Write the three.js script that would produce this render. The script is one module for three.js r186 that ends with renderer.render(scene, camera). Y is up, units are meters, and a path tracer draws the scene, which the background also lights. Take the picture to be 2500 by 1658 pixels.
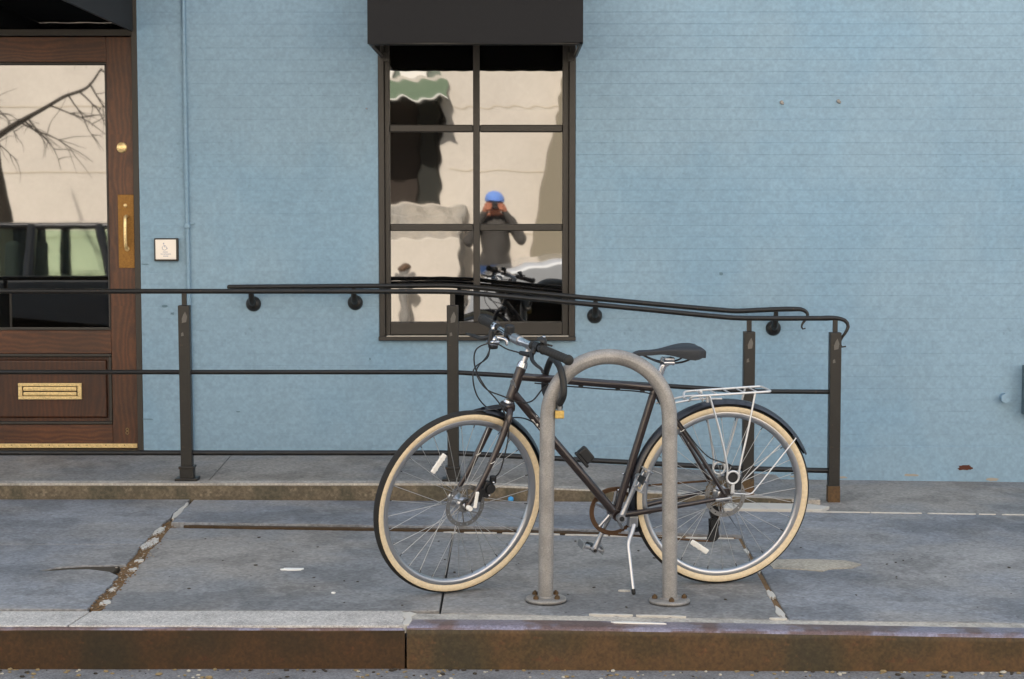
import * as THREE from 'three';
import { RoundedBoxGeometry } from 'three/addons/geometries/RoundedBoxGeometry.js';
import { TextGeometry } from 'three/addons/geometries/TextGeometry.js';
import { FontLoader } from 'three/addons/loaders/FontLoader.js';
import { MarchingCubes } from 'three/addons/objects/MarchingCubes.js';
import { mergeGeometries, mergeVertices } from 'three/addons/utils/BufferGeometryUtils.js';

// ---------------------------------------------------------------- camera, sky, sun, exposure
const scene = new THREE.Scene();
const camera = new THREE.PerspectiveCamera(22.33, 1024 / 679, 0.05, 400);
camera.position.set(0, 1.435, 9.05);
camera.rotation.x = -4.5 * Math.PI / 180;

const renderer = new THREE.WebGLRenderer({ antialias: true });
renderer.toneMapping = THREE.LinearToneMapping;
renderer.toneMappingExposure = 4.0;
renderer.shadowMap.enabled = true;

{ // a clear spring sky, whitish near the horizon
  const W = 256, H = 128, d = new Float32Array(W * H * 4), K = 0.5;
  for (let j = 0; j < H; j++) {
    const el = Math.max(0, Math.sin((j / (H - 1) - 0.5) * Math.PI));
    const t = Math.pow(1 - el, 2.2);
    for (let i = 0; i < W; i++) {
      const o = (j * W + i) * 4;
      d[o] = K * (0.43 + 0.40 * t); d[o + 1] = K * (0.50 + 0.37 * t); d[o + 2] = K * (0.62 + 0.28 * t); d[o + 3] = 1;
    }
  }
  const sky = new THREE.DataTexture(d, W, H, THREE.RGBAFormat, THREE.FloatType);
  sky.mapping = THREE.EquirectangularReflectionMapping;
  sky.magFilter = sky.minFilter = THREE.LinearFilter; sky.needsUpdate = true;
  scene.background = sky; scene.environment = sky;
}
const sun = new THREE.DirectionalLight(0xfff4e6, 4.8);       // behind the blue house, lights the far side of the street
sun.position.set(-7, 36, -28); sun.target.position.set(0, 0, 6);
sun.castShadow = true; sun.shadow.mapSize.set(2048, 2048);
Object.assign(sun.shadow.camera, { left: -16, right: 16, top: 16, bottom: -16, near: 1, far: 90 });
scene.add(sun, sun.target);

// ---------------------------------------------------------------- helpers
const V = (x, y, z) => new THREE.Vector3(x, y, z);
function rng(seed) { return () => { seed |= 0; seed = seed + 0x6D2B79F5 | 0; let t = Math.imul(seed ^ seed >>> 15, 1 | seed); t = t + Math.imul(t ^ t >>> 7, 61 | t) ^ t; return ((t ^ t >>> 14) >>> 0) / 4294967296; }; }
const R0 = rng(11), rr = (a, b, r = R0) => a + (b - a) * r();
function lattice(seed, P) { const r = rng(seed), a = new Float32Array(P * P); for (let i = 0; i < a.length; i++) a[i] = r(); return a; }
// tiling value noise: u, v in 0..1
function makeNoise(seed, base, oct, gain = 0.5) {
  const L = []; for (let o = 0, P = base; o < oct; o++, P *= 2) L.push([P, lattice(seed + o * 17, P)]);
  return (u, v) => {
    let s = 0, a = 1, n = 0;
    for (const [P, A] of L) {
      const x = u * P, y = v * P, xi = Math.floor(x), yi = Math.floor(y), fx = x - xi, fy = y - yi;
      const sx = fx * fx * (3 - 2 * fx), sy = fy * fy * (3 - 2 * fy), m = (k) => ((k % P) + P) % P;
      const x0 = m(xi), x1 = m(xi + 1), y0 = m(yi) * P, y1 = m(yi + 1) * P;
      s += a * ((A[y0 + x0] * (1 - sx) + A[y0 + x1] * sx) * (1 - sy) + (A[y1 + x0] * (1 - sx) + A[y1 + x1] * sx) * sy);
      n += a; a *= gain;
    }
    return s / n;
  };
}
const clamp = (x, a = 0, b = 1) => Math.min(b, Math.max(a, x)), smooth = (a, b, x) => { const t = clamp((x - a) / (b - a)); return t * t * (3 - 2 * t); };
const lerp = (a, b, t) => a + (b - a) * t, mix3 = (a, b, t) => [lerp(a[0], b[0], t), lerp(a[1], b[1], t), lerp(a[2], b[2], t)];
function tex(size, tile, fn, srgb = true) {                  // fn(u, v) gives 0..255 rgb, or a 0..1 height
  const d = new Uint8Array(size * size * 4);
  for (let j = 0; j < size; j++) for (let i = 0; i < size; i++) {
    const c = fn(i / size, j / size), o = (j * size + i) * 4;
    if (typeof c === 'number') d[o] = d[o + 1] = d[o + 2] = clamp(c) * 255; else { d[o] = clamp(c[0], 0, 255); d[o + 1] = clamp(c[1], 0, 255); d[o + 2] = clamp(c[2], 0, 255); }
    d[o + 3] = 255;
  }
  const t = new THREE.DataTexture(d, size, size); t.wrapS = t.wrapT = THREE.RepeatWrapping; t.magFilter = THREE.LinearFilter;
  t.repeat.set(1 / tile, 1 / tile); if (srgb) t.colorSpace = THREE.SRGBColorSpace; t.needsUpdate = true; return t;
}
const std = (o) => new THREE.MeshStandardMaterial(o), phys = (o) => new THREE.MeshPhysicalMaterial(o);

const box = (w, h, d, x = 0, y = 0, z = 0) => new THREE.BoxGeometry(w, h, d).translate(x, y, z);
const span = (x0, x1, y0, y1, z0, z1) => box(x1 - x0, y1 - y0, z1 - z0, (x0 + x1) / 2, (y0 + y1) / 2, (z0 + z1) / 2);
const rbox = (w, h, d, r, x = 0, y = 0, z = 0, s = 2) => new RoundedBoxGeometry(w, h, d, s, Math.min(r, w / 2.01, h / 2.01, d / 2.01)).translate(x, y, z);
const rspan = (x0, x1, y0, y1, z0, z1, r, s) => rbox(x1 - x0, y1 - y0, z1 - z0, r, (x0 + x1) / 2, (y0 + y1) / 2, (z0 + z1) / 2, s);
function cyl(a, b, r0, r1 = r0, seg = 12, open = false) {
  const g = new THREE.CylinderGeometry(r1, r0, a.distanceTo(b), seg, 1, open), q = new THREE.Quaternion().setFromUnitVectors(V(0, 1, 0), b.clone().sub(a).normalize());
  return g.applyQuaternion(q).translate((a.x + b.x) / 2, (a.y + b.y) / 2, (a.z + b.z) / 2);
}
// tube through points; r is a number or a function of t, sx / sy squash the section
function tube(pts, r, n = 40, seg = 10, tension = 0.5, straight = false) {
  let curve;
  if (straight) { curve = new THREE.CurvePath(); for (let i = 1; i < pts.length; i++) curve.add(new THREE.LineCurve3(pts[i - 1], pts[i])); } else curve = new THREE.CatmullRomCurve3(pts, false, 'centripetal', tension);
  const f = typeof r === 'function' ? r : () => r, g = new THREE.TubeGeometry(curve, n, 1, seg, false), p = g.attributes.position;
  for (let i = 0; i <= n; i++) {
    const c = curve.getPointAt(i / n), k = f(i / n);
    for (let j = 0; j <= seg; j++) { const o = i * (seg + 1) + j; p.setXYZ(o, c.x + (p.getX(o) - c.x) * k, c.y + (p.getY(o) - c.y) * k, c.z + (p.getZ(o) - c.z) * k); }
  }
  const caps = [0, n].map((i) => { const c = curve.getPointAt(i / n); return new THREE.SphereGeometry(f(i / n), seg, 6).translate(c.x, c.y, c.z); });
  g.computeVertexNormals(); return mergeGeometries([g.toNonIndexed(), ...caps.map((c) => c.toNonIndexed())]);
}
// straight tubes with rounded corners
function bent(pts, rad, r, n = 60, seg = 10) {
  const out = [pts[0]];
  for (let i = 1; i < pts.length - 1; i++) {
    const a = pts[i - 1].clone().sub(pts[i]), b = pts[i + 1].clone().sub(pts[i]), la = Math.min(rad, a.length() * 0.45), lb = Math.min(rad, b.length() * 0.45);
    const p0 = pts[i].clone().addScaledVector(a.normalize(), la), p1 = pts[i].clone().addScaledVector(b.normalize(), lb);
    for (let k = 0; k <= 6; k++) { const t = k / 6; out.push(p0.clone().multiplyScalar((1 - t) ** 2).addScaledVector(pts[i], 2 * t * (1 - t)).addScaledVector(p1, t * t)); }
  }
  out.push(pts[pts.length - 1]);
  return tube(out, r, n, seg, 0.5, true);
}
const torus = (R, r, a = 12, b = 40) => new THREE.TorusGeometry(R, r, a, b);
function ring(ro, ri, h, seg = 48, holes = []) {             // flat ring in xy, thickness along z
  const s = new THREE.Shape(); s.absarc(0, 0, ro, 0, Math.PI * 2);
  if (ri > 0) { const p = new THREE.Path(); p.absarc(0, 0, ri, 0, Math.PI * 2, true); s.holes.push(p); }
  for (const [x, y, r] of holes) { const p = new THREE.Path(); p.absarc(x, y, r, 0, Math.PI * 2, true); s.holes.push(p); }
  return new THREE.ExtrudeGeometry(s, { depth: h, bevelEnabled: false, curveSegments: seg }).translate(0, 0, -h / 2);
}
const lathe = (pts, seg = 48) => new THREE.LatheGeometry(pts.map(([r, y]) => new THREE.Vector2(r, y)), seg);
function extr(pts, depth, bevel = 0, seg = 2) {              // outline in xy, depth along z, centred
  const s = new THREE.Shape(); pts.forEach(([x, y], i) => i ? s.lineTo(x, y) : s.moveTo(x, y)); s.closePath();
  return new THREE.ExtrudeGeometry(s, { depth: depth - 2 * bevel, bevelEnabled: bevel > 0, bevelSize: bevel, bevelThickness: bevel, bevelOffset: -bevel, bevelSegments: seg, curveSegments: 12 }).translate(0, 0, -depth / 2 + bevel);
}
function joined(list) {
  const l = (Array.isArray(list) ? list : [list]).map((g) => { const n = g.index ? g.toNonIndexed() : g; for (const k of Object.keys(n.attributes)) if (!['position', 'normal', 'uv'].includes(k)) n.deleteAttribute(k); n.clearGroups(); n.morphAttributes = {}; return n; });
  return l.length > 1 ? mergeGeometries(l) : l[0];
}
function metres(g, ox = 0, oy = 0) {                         // uv in metres on the plane each face looks along
  const p = g.attributes.position, uv = new Float32Array(p.count * 2), a = V(), b = V(), c = V(), n = V();
  for (let i = 0; i < p.count; i += 3) {
    a.fromBufferAttribute(p, i); b.fromBufferAttribute(p, i + 1); c.fromBufferAttribute(p, i + 2);
    n.crossVectors(b.clone().sub(a), c.clone().sub(a)); const x = Math.abs(n.x), y = Math.abs(n.y), z = Math.abs(n.z);
    [a, b, c].forEach((q, k) => { const [u, v] = y >= x && y >= z ? [q.x, q.z] : z >= x ? [q.x, q.y] : [q.z, q.y]; uv[(i + k) * 2] = u + ox; uv[(i + k) * 2 + 1] = v + oy; });
  }
  g.setAttribute('uv', new THREE.BufferAttribute(uv, 2)); return g;
}
const names = {};
const numbered = (n) => { names[n] = (names[n] ?? -1) + 1; return names[n] ? `${n}_${String(names[n]).padStart(3, '0')}` : n; };
function mesh(name, list, mat, parent, uvm = true) {
  let g = joined(list); if (uvm) g = metres(g);
  const m = new THREE.Mesh(g, mat); m.name = parent ? name : numbered(name); m.castShadow = m.receiveShadow = true; (parent ?? scene).add(m); return m;
}
function thing(name, label, category, pos = [0, 0, 0], group) {
  const o = new THREE.Group(); o.name = numbered(name); o.position.set(...pos); o.userData = { label, category }; if (group) o.userData.group = group; scene.add(o); return o;
}
function part(name, parent) { const o = new THREE.Group(); o.name = name; parent.add(o); return o; }
function tag(m, label, category, group) { Object.assign(m.userData, { label, category }); if (group) m.userData.group = group; return m; }
function struct(o) { o.userData.kind = 'structure'; return o; }

// ---------------------------------------------------------------- materials
const n8 = makeNoise(3, 8, 5), n4 = makeNoise(21, 4, 6), n32 = makeNoise(40, 32, 4, 0.6), n64 = makeNoise(77, 64, 3, 0.7), n128 = makeNoise(91, 128, 2, 0.8), n3 = makeNoise(133, 3, 4);
const T = {};
T.paint = tex(1024, 2.0, (u, v) => {
  const m = n4(u, v), s = n32(u, v), f = n128(u, v), k = 1 + (m - 0.5) * 0.07 + (s - 0.5) * 0.03 + (f - 0.5) * 0.12;
  let c = mix3([120 * k, 152 * k, 174 * k], [126 * k, 154 * k, 173 * k], smooth(0.4, 0.65, n3(u, v)));
  const scuff = smooth(0.74, 0.82, n64(u, v)) * smooth(0.62, 0.74, n8(u, v));
  return mix3(c, [92, 118, 128], scuff * 0.3);
});
T.paintBump = tex(1024, 2.0, (u, v) => 0.45 * n32(u, v) + 0.3 * n64(u, v) + 0.25 * n128(u, v), false);
const stoneFn = (base, warm, contrast, fleck) => (u, v) => {
  const m = n4(u, v), s = n32(u, v), f = n128(u, v), k = 1 + (m - 0.5) * contrast * 0.8 + (s - 0.5) * contrast * 0.3 + (f - 0.5) * 0.34;
  let c = mix3(base, warm, smooth(0.45, 0.7, n3(v, u))).map((x) => x * k);
  const fl = smooth(0.86, 0.93, n128(v, u)); c = mix3(c, [196, 198, 200], fl * fleck);
  const st = smooth(0.54, 0.66, n8(u, v)); c = c.map((x) => x * (1 - 0.10 * st)); const dk = smooth(0.80, 0.88, n64(v, u)); return mix3(c, c.map((x) => x * 0.6), dk * 0.7);
};
T.slabSmooth = tex(1024, 1.6, stoneFn([124, 125, 126], [135, 131, 126], 0.26, 0.12));
T.slabRough = tex(1024, 1.6, stoneFn([122, 125, 130], [132, 131, 130], 0.42, 0.5));
T.slabBump = tex(1024, 1.6, (u, v) => 0.5 * n32(u, v) + 0.35 * n64(u, v) + 0.15 * n128(u, v), false);
T.cleft = tex(1024, 1.6, (u, v) => { const a = n8(u, v), b = n32(u, v); return 0.4 * Math.abs(2 * a - 1) + 0.2 * b + 0.4 * n128(u, v); }, false);
T.concrete = tex(512, 1.0, stoneFn([164, 160, 153], [176, 169, 158], 0.2, 0.2));
T.granite = tex(512, 0.5, (u, v) => { const f = n128(u, v), s = n64(u, v), k = 0.66 + 0.46 * f + 0.30 * s + 0.25 * (n8(u, v) - 0.5); return [168 * k, 164 * k, 159 * k]; });
T.rust = tex(1024, 1.2, (u, v) => {
  const a = n8(u, v), b = n32(u, v), f = n128(u, v), k = 0.8 + 0.4 * f;
  let c = mix3([72, 56, 31], [84, 62, 36], smooth(0.4, 0.62, a)); c = mix3(c, [60, 52, 34], smooth(0.5, 0.72, n4(v, u))); c = mix3(c, [104, 64, 38], smooth(0.66, 0.84, b) * 0.5); return c.map((x) => x * k);
});
T.wornSteel = tex(1024, 0.9, (u, v) => { const a = n8(u, v), f = n128(u, v), k = 0.82 + 0.36 * f; return mix3([112, 92, 88], [136, 130, 142], smooth(0.42, 0.6, a)).map((x) => x * k); });
T.moss = tex(512, 0.8, (u, v) => { const a = n8(u, v), b = n32(u, v), k = 0.75 + 0.5 * n64(u, v); let c = mix3([98, 88, 72], [82, 76, 62], smooth(0.4, 0.6, a)); c = mix3(c, [124, 112, 94], smooth(0.6, 0.8, b) * 0.7); return c.map((x) => x * k); });
T.wood = tex(1024, 0.9, (u, v) => {
  const w = n8(u, v * 0.25 - Math.floor(v * 0.25)), g = 0.5 + 0.5 * Math.sin((u * 34 + w * 5 + n4(u, v) * 2) * Math.PI * 2), f = n128(u, v), k = 0.9 + 0.06 * g + 0.2 * (f - 0.5) + 0.5 * (n4(v, u) - 0.5);
  return mix3([70, 37, 16], [86, 49, 22], g).map((x) => x * k);
});
T.galv = tex(512, 0.35, (u, v) => { const a = n8(u, v), b = n32(u, v), f = n128(u, v), k = 0.9 + 0.2 * (f - 0.5) + 0.22 * (a - 0.5); let c = [160 * k, 157 * k, 153 * k]; c = mix3(c, [190, 188, 184], smooth(0.7, 0.85, b) * 0.3); return mix3(c, [124, 115, 102], smooth(0.7, 0.85, n64(v, u)) * smooth(0.55, 0.75, n8(v, u)) * 0.7); });
T.ironBump = tex(512, 0.3, (u, v) => 0.6 * n32(u, v) + 0.4 * n8(u, v), false);
T.iron = tex(512, 0.5, (u, v) => { const k = 0.8 + 0.4 * n8(u, v); let c = [26 * k, 24 * k, 20 * k]; return mix3(c, [92, 66, 44], smooth(0.74, 0.82, n32(u, v)) * 0.6); });
T.stucco = tex(512, 2.2, (u, v) => { const k = 1 + (n4(u, v) - 0.5) * 0.1 + (n64(u, v) - 0.5) * 0.06; return [212 * k, 204 * k, 193 * k]; });
T.asphalt = tex(512, 0.7, (u, v) => { const f = n128(u, v), k = 0.75 + 0.5 * f + 0.3 * (n8(u, v) - 0.5); return [112 * k, 112 * k, 113 * k]; });
T.gum = tex(512, 0.3, (u, v) => { const k = 0.93 + 0.14 * n32(u, v); return mix3([212 * k, 194 * k, 162 * k], [190, 168, 134], smooth(0.62, 0.8, n8(u, v)) * 0.5); });
T.brass = tex(256, 0.2, (u, v) => { const k = 0.82 + 0.3 * n32(u, v); return [236 * k, 208 * k, 150 * k]; });
T.cloth = tex(256, 0.25, (u, v) => { const k = 0.85 + 0.3 * n64(u, v); return [19 * k, 19 * k, 21 * k]; });

const M = {
  paint: std({ map: T.paint, bumpMap: T.paintBump, bumpScale: 0.0014, roughness: 0.6 }),
  slab: std({ map: T.slabSmooth, bumpMap: T.slabBump, bumpScale: 0.0016, roughness: 0.86 }),
  slabRough: std({ map: T.slabRough, bumpMap: T.cleft, bumpScale: 0.0035, roughness: 0.85 }),
  concrete: std({ map: T.concrete, bumpMap: T.slabBump, bumpScale: 0.003, roughness: 0.92 }),
  granite: std({ map: T.granite, bumpMap: T.slabBump, bumpScale: 0.004, roughness: 0.85 }),
  rust: std({ map: T.rust, bumpMap: T.slabBump, bumpScale: 0.0015, roughness: 0.72, metalness: 0.1 }),
  wornSteel: std({ map: T.wornSteel, bumpMap: T.slabBump, bumpScale: 0.0008, roughness: 0.45, metalness: 0.45 }),
  moss: std({ map: T.moss, bumpMap: T.slabBump, bumpScale: 0.004, roughness: 0.95 }),
  wood: phys({ map: T.wood, roughness: 0.5, clearcoat: 0.1, clearcoatRoughness: 0.3 }),
  galv: std({ map: T.galv, bumpMap: T.ironBump, bumpScale: 0.0004, roughness: 0.55, metalness: 0.35 }),
  iron: std({ map: T.iron, bumpMap: T.ironBump, bumpScale: 0.0012, roughness: 0.42 }),
  ironRust: std({ map: T.rust, bumpMap: T.ironBump, bumpScale: 0.0012, roughness: 0.8 }),
  frame: std({ color: 0x2a2621, roughness: 0.5, bumpMap: T.ironBump, bumpScale: 0.0004 }),
  darkFrame: std({ color: 0x2c2822, roughness: 0.55, bumpMap: T.ironBump, bumpScale: 0.0004 }),
  glass: phys({ color: 0x0d0b09, roughness: 0.02, ior: 2.6 }),
  awning: std({ map: T.cloth, roughness: 0.9 }),
  brass: std({ map: T.brass, roughness: 0.34, metalness: 0.5 }),
  mortar: std({ color: 0xb9b5ad, roughness: 0.95, bumpMap: T.slabBump, bumpScale: 0.003 }),
  dirt: std({ color: 0x70573a, roughness: 1, bumpMap: T.cleft, bumpScale: 0.01 }),
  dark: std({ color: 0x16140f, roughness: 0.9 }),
  stucco: std({ map: T.stucco, roughness: 0.95 }),
  asphalt: std({ map: T.asphalt, bumpMap: T.cleft, bumpScale: 0.005, roughness: 0.92 }),
  bikePaint: phys({ color: 0x2c2322, roughness: 0.36, metalness: 0.25, clearcoat: 0.7, clearcoatRoughness: 0.12 }),
  black: std({ color: 0x17181a, roughness: 0.5 }),
  rubber: std({ color: 0x1f1f1e, roughness: 0.75 }),
  tread: std({ color: 0x1d1c1a, roughness: 0.85 }),
  gum: std({ map: T.gum, roughness: 0.75 }),
  chrome: std({ color: 0xc9cbd0, roughness: 0.22, metalness: 1 }),
  alloy: std({ color: 0xb4b6ba, roughness: 0.32, metalness: 0.95 }),
  silverRod: std({ color: 0xd2d3d4, roughness: 0.4, metalness: 0.6 }),
  spoke: std({ color: 0xb9b9b8, roughness: 0.35, metalness: 0.8 }),
  rotor: std({ color: 0x8d8d8c, roughness: 0.4, metalness: 0.9 }),
  chain: std({ color: 0x5a4330, roughness: 0.6, metalness: 0.5 }),
  fender: phys({ color: 0x1b1f28, roughness: 0.35, clearcoat: 0.5, clearcoatRoughness: 0.2 }),
  saddle: std({ color: 0x262a30, roughness: 0.62 }),
  white: std({ color: 0xe6e4de, roughness: 0.5 }),
  reflector: phys({ color: 0xe4e2dc, roughness: 0.25, clearcoat: 1 }),
};
export { scene };

// ---------------------------------------------------------------- ground, road, kerbs
const fall = (x) => -0.012 * Math.max(0, x);                 // the pavement drops a little to the right
const ROAD = -0.147;
{
  struct(mesh('ground', new THREE.PlaneGeometry(400, 400).rotateX(-Math.PI / 2).translate(0, -0.4, 0), M.concrete));
  const road = new THREE.PlaneGeometry(60, 5.77, 30, 3).rotateX(-Math.PI / 2).translate(0, ROAD, 6.165);
  struct(mesh('road', road, M.asphalt));
}
// paving slabs: outline in (x, z), y of the top follows the fall
function slabGeo(poly, y0 = 0, thick = 0.09, bevel = 0.005, f = fall) {
  const s = new THREE.Shape(); poly.forEach(([x, z], i) => i ? s.lineTo(x, -z) : s.moveTo(x, -z)); s.closePath();
  const g = new THREE.ExtrudeGeometry(s, { depth: thick - 2 * bevel, bevelEnabled: true, bevelSize: bevel, bevelThickness: bevel, bevelOffset: -bevel, bevelSegments: 2 }).rotateX(-Math.PI / 2).translate(0, y0 - thick + bevel, 0).toNonIndexed();
  const p = g.attributes.position; for (let i = 0; i < p.count; i++) p.setY(i, p.getY(i) + f(p.getX(i), p.getZ(i))); g.computeVertexNormals(); return g;
}
// a rough edge between two points
function wob(a, b, n, amp, seed) { const r = rng(seed), o = []; for (let i = 0; i <= n; i++) { const t = i / n, k = i && i < n ? (r() - 0.5) * 2 * amp : 0, dx = b[0] - a[0], dz = b[1] - a[1], l = Math.hypot(dx, dz); o.push([a[0] + dx * t - dz / l * k, a[1] + dz * t + dx / l * k]); } return o; }
const pavement = struct(part('pavement', scene));
{
  const P = pavement;
  const A = (name, poly, mat, y = 0, b = 0.005, f = fall) => mesh(name, slabGeo(poly, y, 0.09, b, f), mat, P);
  const sunk = (x, z) => fall(x) + 0.017 * smooth(0.8, 1.55, z) * (1 - 0.6 * smooth(0, 1, x));   // slab that has tilted up at its street edge
  // left of the dirt-filled joint
  A('paving_slab', [...wob([-1.565, 0.785], [-1.565, 1.885], 14, 0.006, 1), [-3.6, 1.886], [-3.6, 0.785]], M.slabRough, 0.006);
  A('paving_slab', [...wob([-1.56, 1.893], [-1.535, 2.30], 6, 0.006, 2), [-1.60, 2.31], [-1.70, 2.315], [-1.80, 2.35], [-1.85, 2.41], [-1.82, 2.42], [-1.74, 2.39], [-1.66, 2.385], [-1.57, 2.43], ...wob([-1.52, 2.5], [-1.505, 3.05], 8, 0.006, 3), [-3.6, 3.05], [-3.6, 1.899]], M.slabRough, 0.006);
  // the shallow chipped hollow in that slab, its shade painted as a dark fill
  mesh('chip_shade', slabGeo([[-1.56, 2.30], [-1.60, 2.312], [-1.70, 2.317], [-1.80, 2.352], [-1.849, 2.41], [-1.82, 2.419], [-1.74, 2.389], [-1.66, 2.384], [-1.56, 2.43]], 0.0, 0.02, 0.002), std({ color: 0x3a3226, roughness: 1 }), P);
  // back row in the middle, rough stone, its near edge ragged
  A('paving_slab', [[-1.545, 0.785], [1.005, 0.785], [1.0, 1.64], ...wob([1.0, 1.648], [-1.52, 1.462], 60, 0.009, 4)], M.slabRough, 0.004, 0.003, sunk);
  A('paving_slab', [[-1.52, 1.49], [-0.262, 1.588], [-0.258, 3.052], [-1.46, 3.052], ...wob([-1.455, 3.04], [-1.52, 1.5], 20, 0.008, 6)], M.slab);
  A('paving_slab', [[-0.254, 1.589], [0.985, 1.672], [0.945, 3.135], [-0.251, 3.085]], M.slab, -0.001);
  A('paving_slab', [[1.015, 1.0], [3.9, 1.045], [3.9, 3.165], [0.968, 3.138]], M.slabRough);
  A('paving_slab', [[1.02, 0.79], [1.35, 0.79], [1.35, 0.985], [1.02, 0.985]], M.slabRough, -0.003);
  A('paving_slab', [[1.36, 0.0], [3.9, 0.0], [3.9, 1.03], [1.36, 0.99]], M.slab, -0.004);
  for (const sx of [-1, 1]) for (let k = 0; k < 4; k++) {     // on along the street
    const x0 = sx > 0 ? 3.908 + k * 1.6 : -3.608 - (k + 1) * 1.6, x1 = x0 + 1.594;
    A('paving_slab', [[x0, sx > 0 ? 0 : 0.785], [x1, sx > 0 ? 0 : 0.785], [x1, 1.7], [x0, 1.7]], M.slabRough); A('paving_slab', [[x0, 1.706], [x1, 1.706], [x1, 3.05], [x0, 3.05]], M.slab);
  }
  struct(mesh('pavement_bed', slabGeo([[-10.1, 0], [10.4, 0], [10.4, 3.2], [-10.1, 3.2]], -0.075, 0.2, 0.001), M.dirt));
  // dirt, grit and old mortar lying in the joints
  const strip = (pts, w, y, seed, amp = 0.35) => { const r = rng(seed), l = [], q = []; pts.forEach(([x, z], i) => { const a = pts[Math.max(0, i - 1)], b = pts[Math.min(pts.length - 1, i + 1)], dx = b[0] - a[0], dz = b[1] - a[1], L = Math.hypot(dx, dz), k = w * (i && i < pts.length - 1 ? 1 + (r() - 0.5) * 2 * amp : 0.3); l.push([x - dz / L * k / 2, z + dx / L * k / 2]); q.unshift([x + dz / L * k / 2, z - dx / L * k / 2]); }); return slabGeo([...l, ...q], y, 0.012, 0.002); };
  const lr = rng(71), line = (a, b, n, w = 0.004) => Array.from({ length: n + 1 }, (_, i) => [lerp(a[0], b[0], i / n) + (lr() - 0.5) * w, lerp(a[1], b[1], i / n) + (lr() - 0.5) * w]);
  mesh('joint_dirt', strip(line([-1.552, 1.30], [-1.485, 3.03], 40), 0.075, -0.004, 12, 0.4), M.dirt, P);
  mesh('joint_dirt', strip(line([-1.46, 1.482], [0.4, 1.628], 60), 0.036, 0.010, 13, 0.35), std({ color: 0x40311f, roughness: 1, bumpMap: T.cleft, bumpScale: 0.008 }), P);
  mesh('joint_dirt', strip(line([0.4, 1.628], [0.97, 1.665], 16), 0.024, 0.002, 16, 0.4), M.dirt, P);
  mesh('joint_dirt', strip(line([0.99, 1.5], [0.957, 3.12], 30), 0.03, -0.006, 14, 0.5), M.dirt, P);
  const blob = (x, z, rx, rz, y, seed, mat = M.mortar, name = 'joint_mortar') => { const r = rng(seed), o = []; for (let i = 0; i < 18; i++) { const a = i / 18 * Math.PI * 2, k = 0.7 + 0.5 * r(); o.push([x + Math.cos(a) * rx * k, z + Math.sin(a) * rz * k]); } return mesh(name, slabGeo(o, y, 0.012, 0.002), mat, P); };
  mesh('joint_mortar', strip(line([-1.562, 0.86], [-1.55, 1.28], 10), 0.03, 0.0045, 15, 0.3), M.mortar, P);
  for (const [x, z, rx, rz, s] of [[-1.56, 1.56, 0.026, 0.10, 21], [-1.535, 1.84, 0.03, 0.13, 22], [-1.60, 1.70, 0.02, 0.10, 27], [-1.49, 2.37, 0.02, 0.03, 23], [-1.505, 2.2, 0.016, 0.03, 24], [-1.47, 2.93, 0.022, 0.04, 25], [-1.49, 2.72, 0.014, 0.03, 26], [0.962, 2.75, 0.013, 0.07, 31], [0.952, 3.03, 0.014, 0.09, 32], [0.975, 2.3, 0.009, 0.08, 33], [0.98, 1.95, 0.009, 0.06, 34]]) blob(x, z, rx, rz, 0.003, s);
  const broken = (a, b, w, seed, keep = 0.75) => { const q = rng(seed); let t = 0; const L = Math.hypot(b[0] - a[0], b[1] - a[1]); while (t < 1) { const l = rr(0.06, 0.28, q) / L, e = Math.min(1, t + l); if (q() < keep && (e - t) * L > 0.03) mesh('joint_mortar', strip(line([lerp(a[0], b[0], t), lerp(a[1], b[1], t)], [lerp(a[0], b[0], e), lerp(a[1], b[1], e)], Math.max(4, Math.round((e - t) * L / 0.02)), 0.005), w * rr(0.6, 1.3, q), 0.004, seed + Math.round(t * 100), 0.6), M.mortar, P); t = e + rr(0.002, 0.03, q) / L; } };
  broken([-0.3, 1.60], [0.96, 1.685], 0.011, 35, 0.7); broken([1.42, 0.998], [2.45, 1.018], 0.014, 36, 1); broken([-0.2, 3.075], [0.62, 3.117], 0.009, 38, 0.6); broken([0.72, 3.122], [1.25, 3.14], 0.008, 39, 0.6);
  { // loose sandy crumbs in the wide left joint
    const q = rng(61), sets = [[], [], []];
    for (let i = 0; i < 520; i++) { const t = Math.pow(q(), 0.8), z = lerp(1.25, 3.04, t), x = lerp(-1.555, -1.485, (z - 1.3) / 1.73) + (q() + q() + q() - 1.5) * 0.042, sz = rr(0.0018, 0.0052, q); sets[q() < 0.6 ? 0 : q() < 0.55 ? 1 : 2].push(new THREE.IcosahedronGeometry(sz, 0).scale(1.2, 0.5, 1).rotateY(q() * 6).translate(x, 0.0015 + sz * 0.15, z)); }
    [0x73583a, 0x5e4c36, 0x9a9184].forEach((c, i) => { mesh('joint_crumbs', sets[i], std({ color: c, roughness: 1 }), P).userData.kind = 'stuff'; });
  }
  const patch = mesh('cement_patch', slabGeo([[1.03, 2.13], [1.22, 2.11], [1.36, 2.13], [1.41, 2.2], [1.36, 2.27], [1.26, 2.30], [1.23, 2.34], [1.14, 2.31], [1.04, 2.29]], 0.004, 0.012, 0.001), std({ map: T.concrete, color: 0xe6e4de, roughness: 0.95 }), P);
  mesh('cement_patch', slabGeo([[0.98, 0.84], [1.2, 0.82], [1.44, 0.84], [1.52, 0.9], [1.47, 0.985], [1.2, 0.99], [0.99, 0.985]], 0.0105, 0.02, 0.002), M.mortar, P);
  patch.userData.label = 'pale cement smear on the rough right-hand slab';
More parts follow.
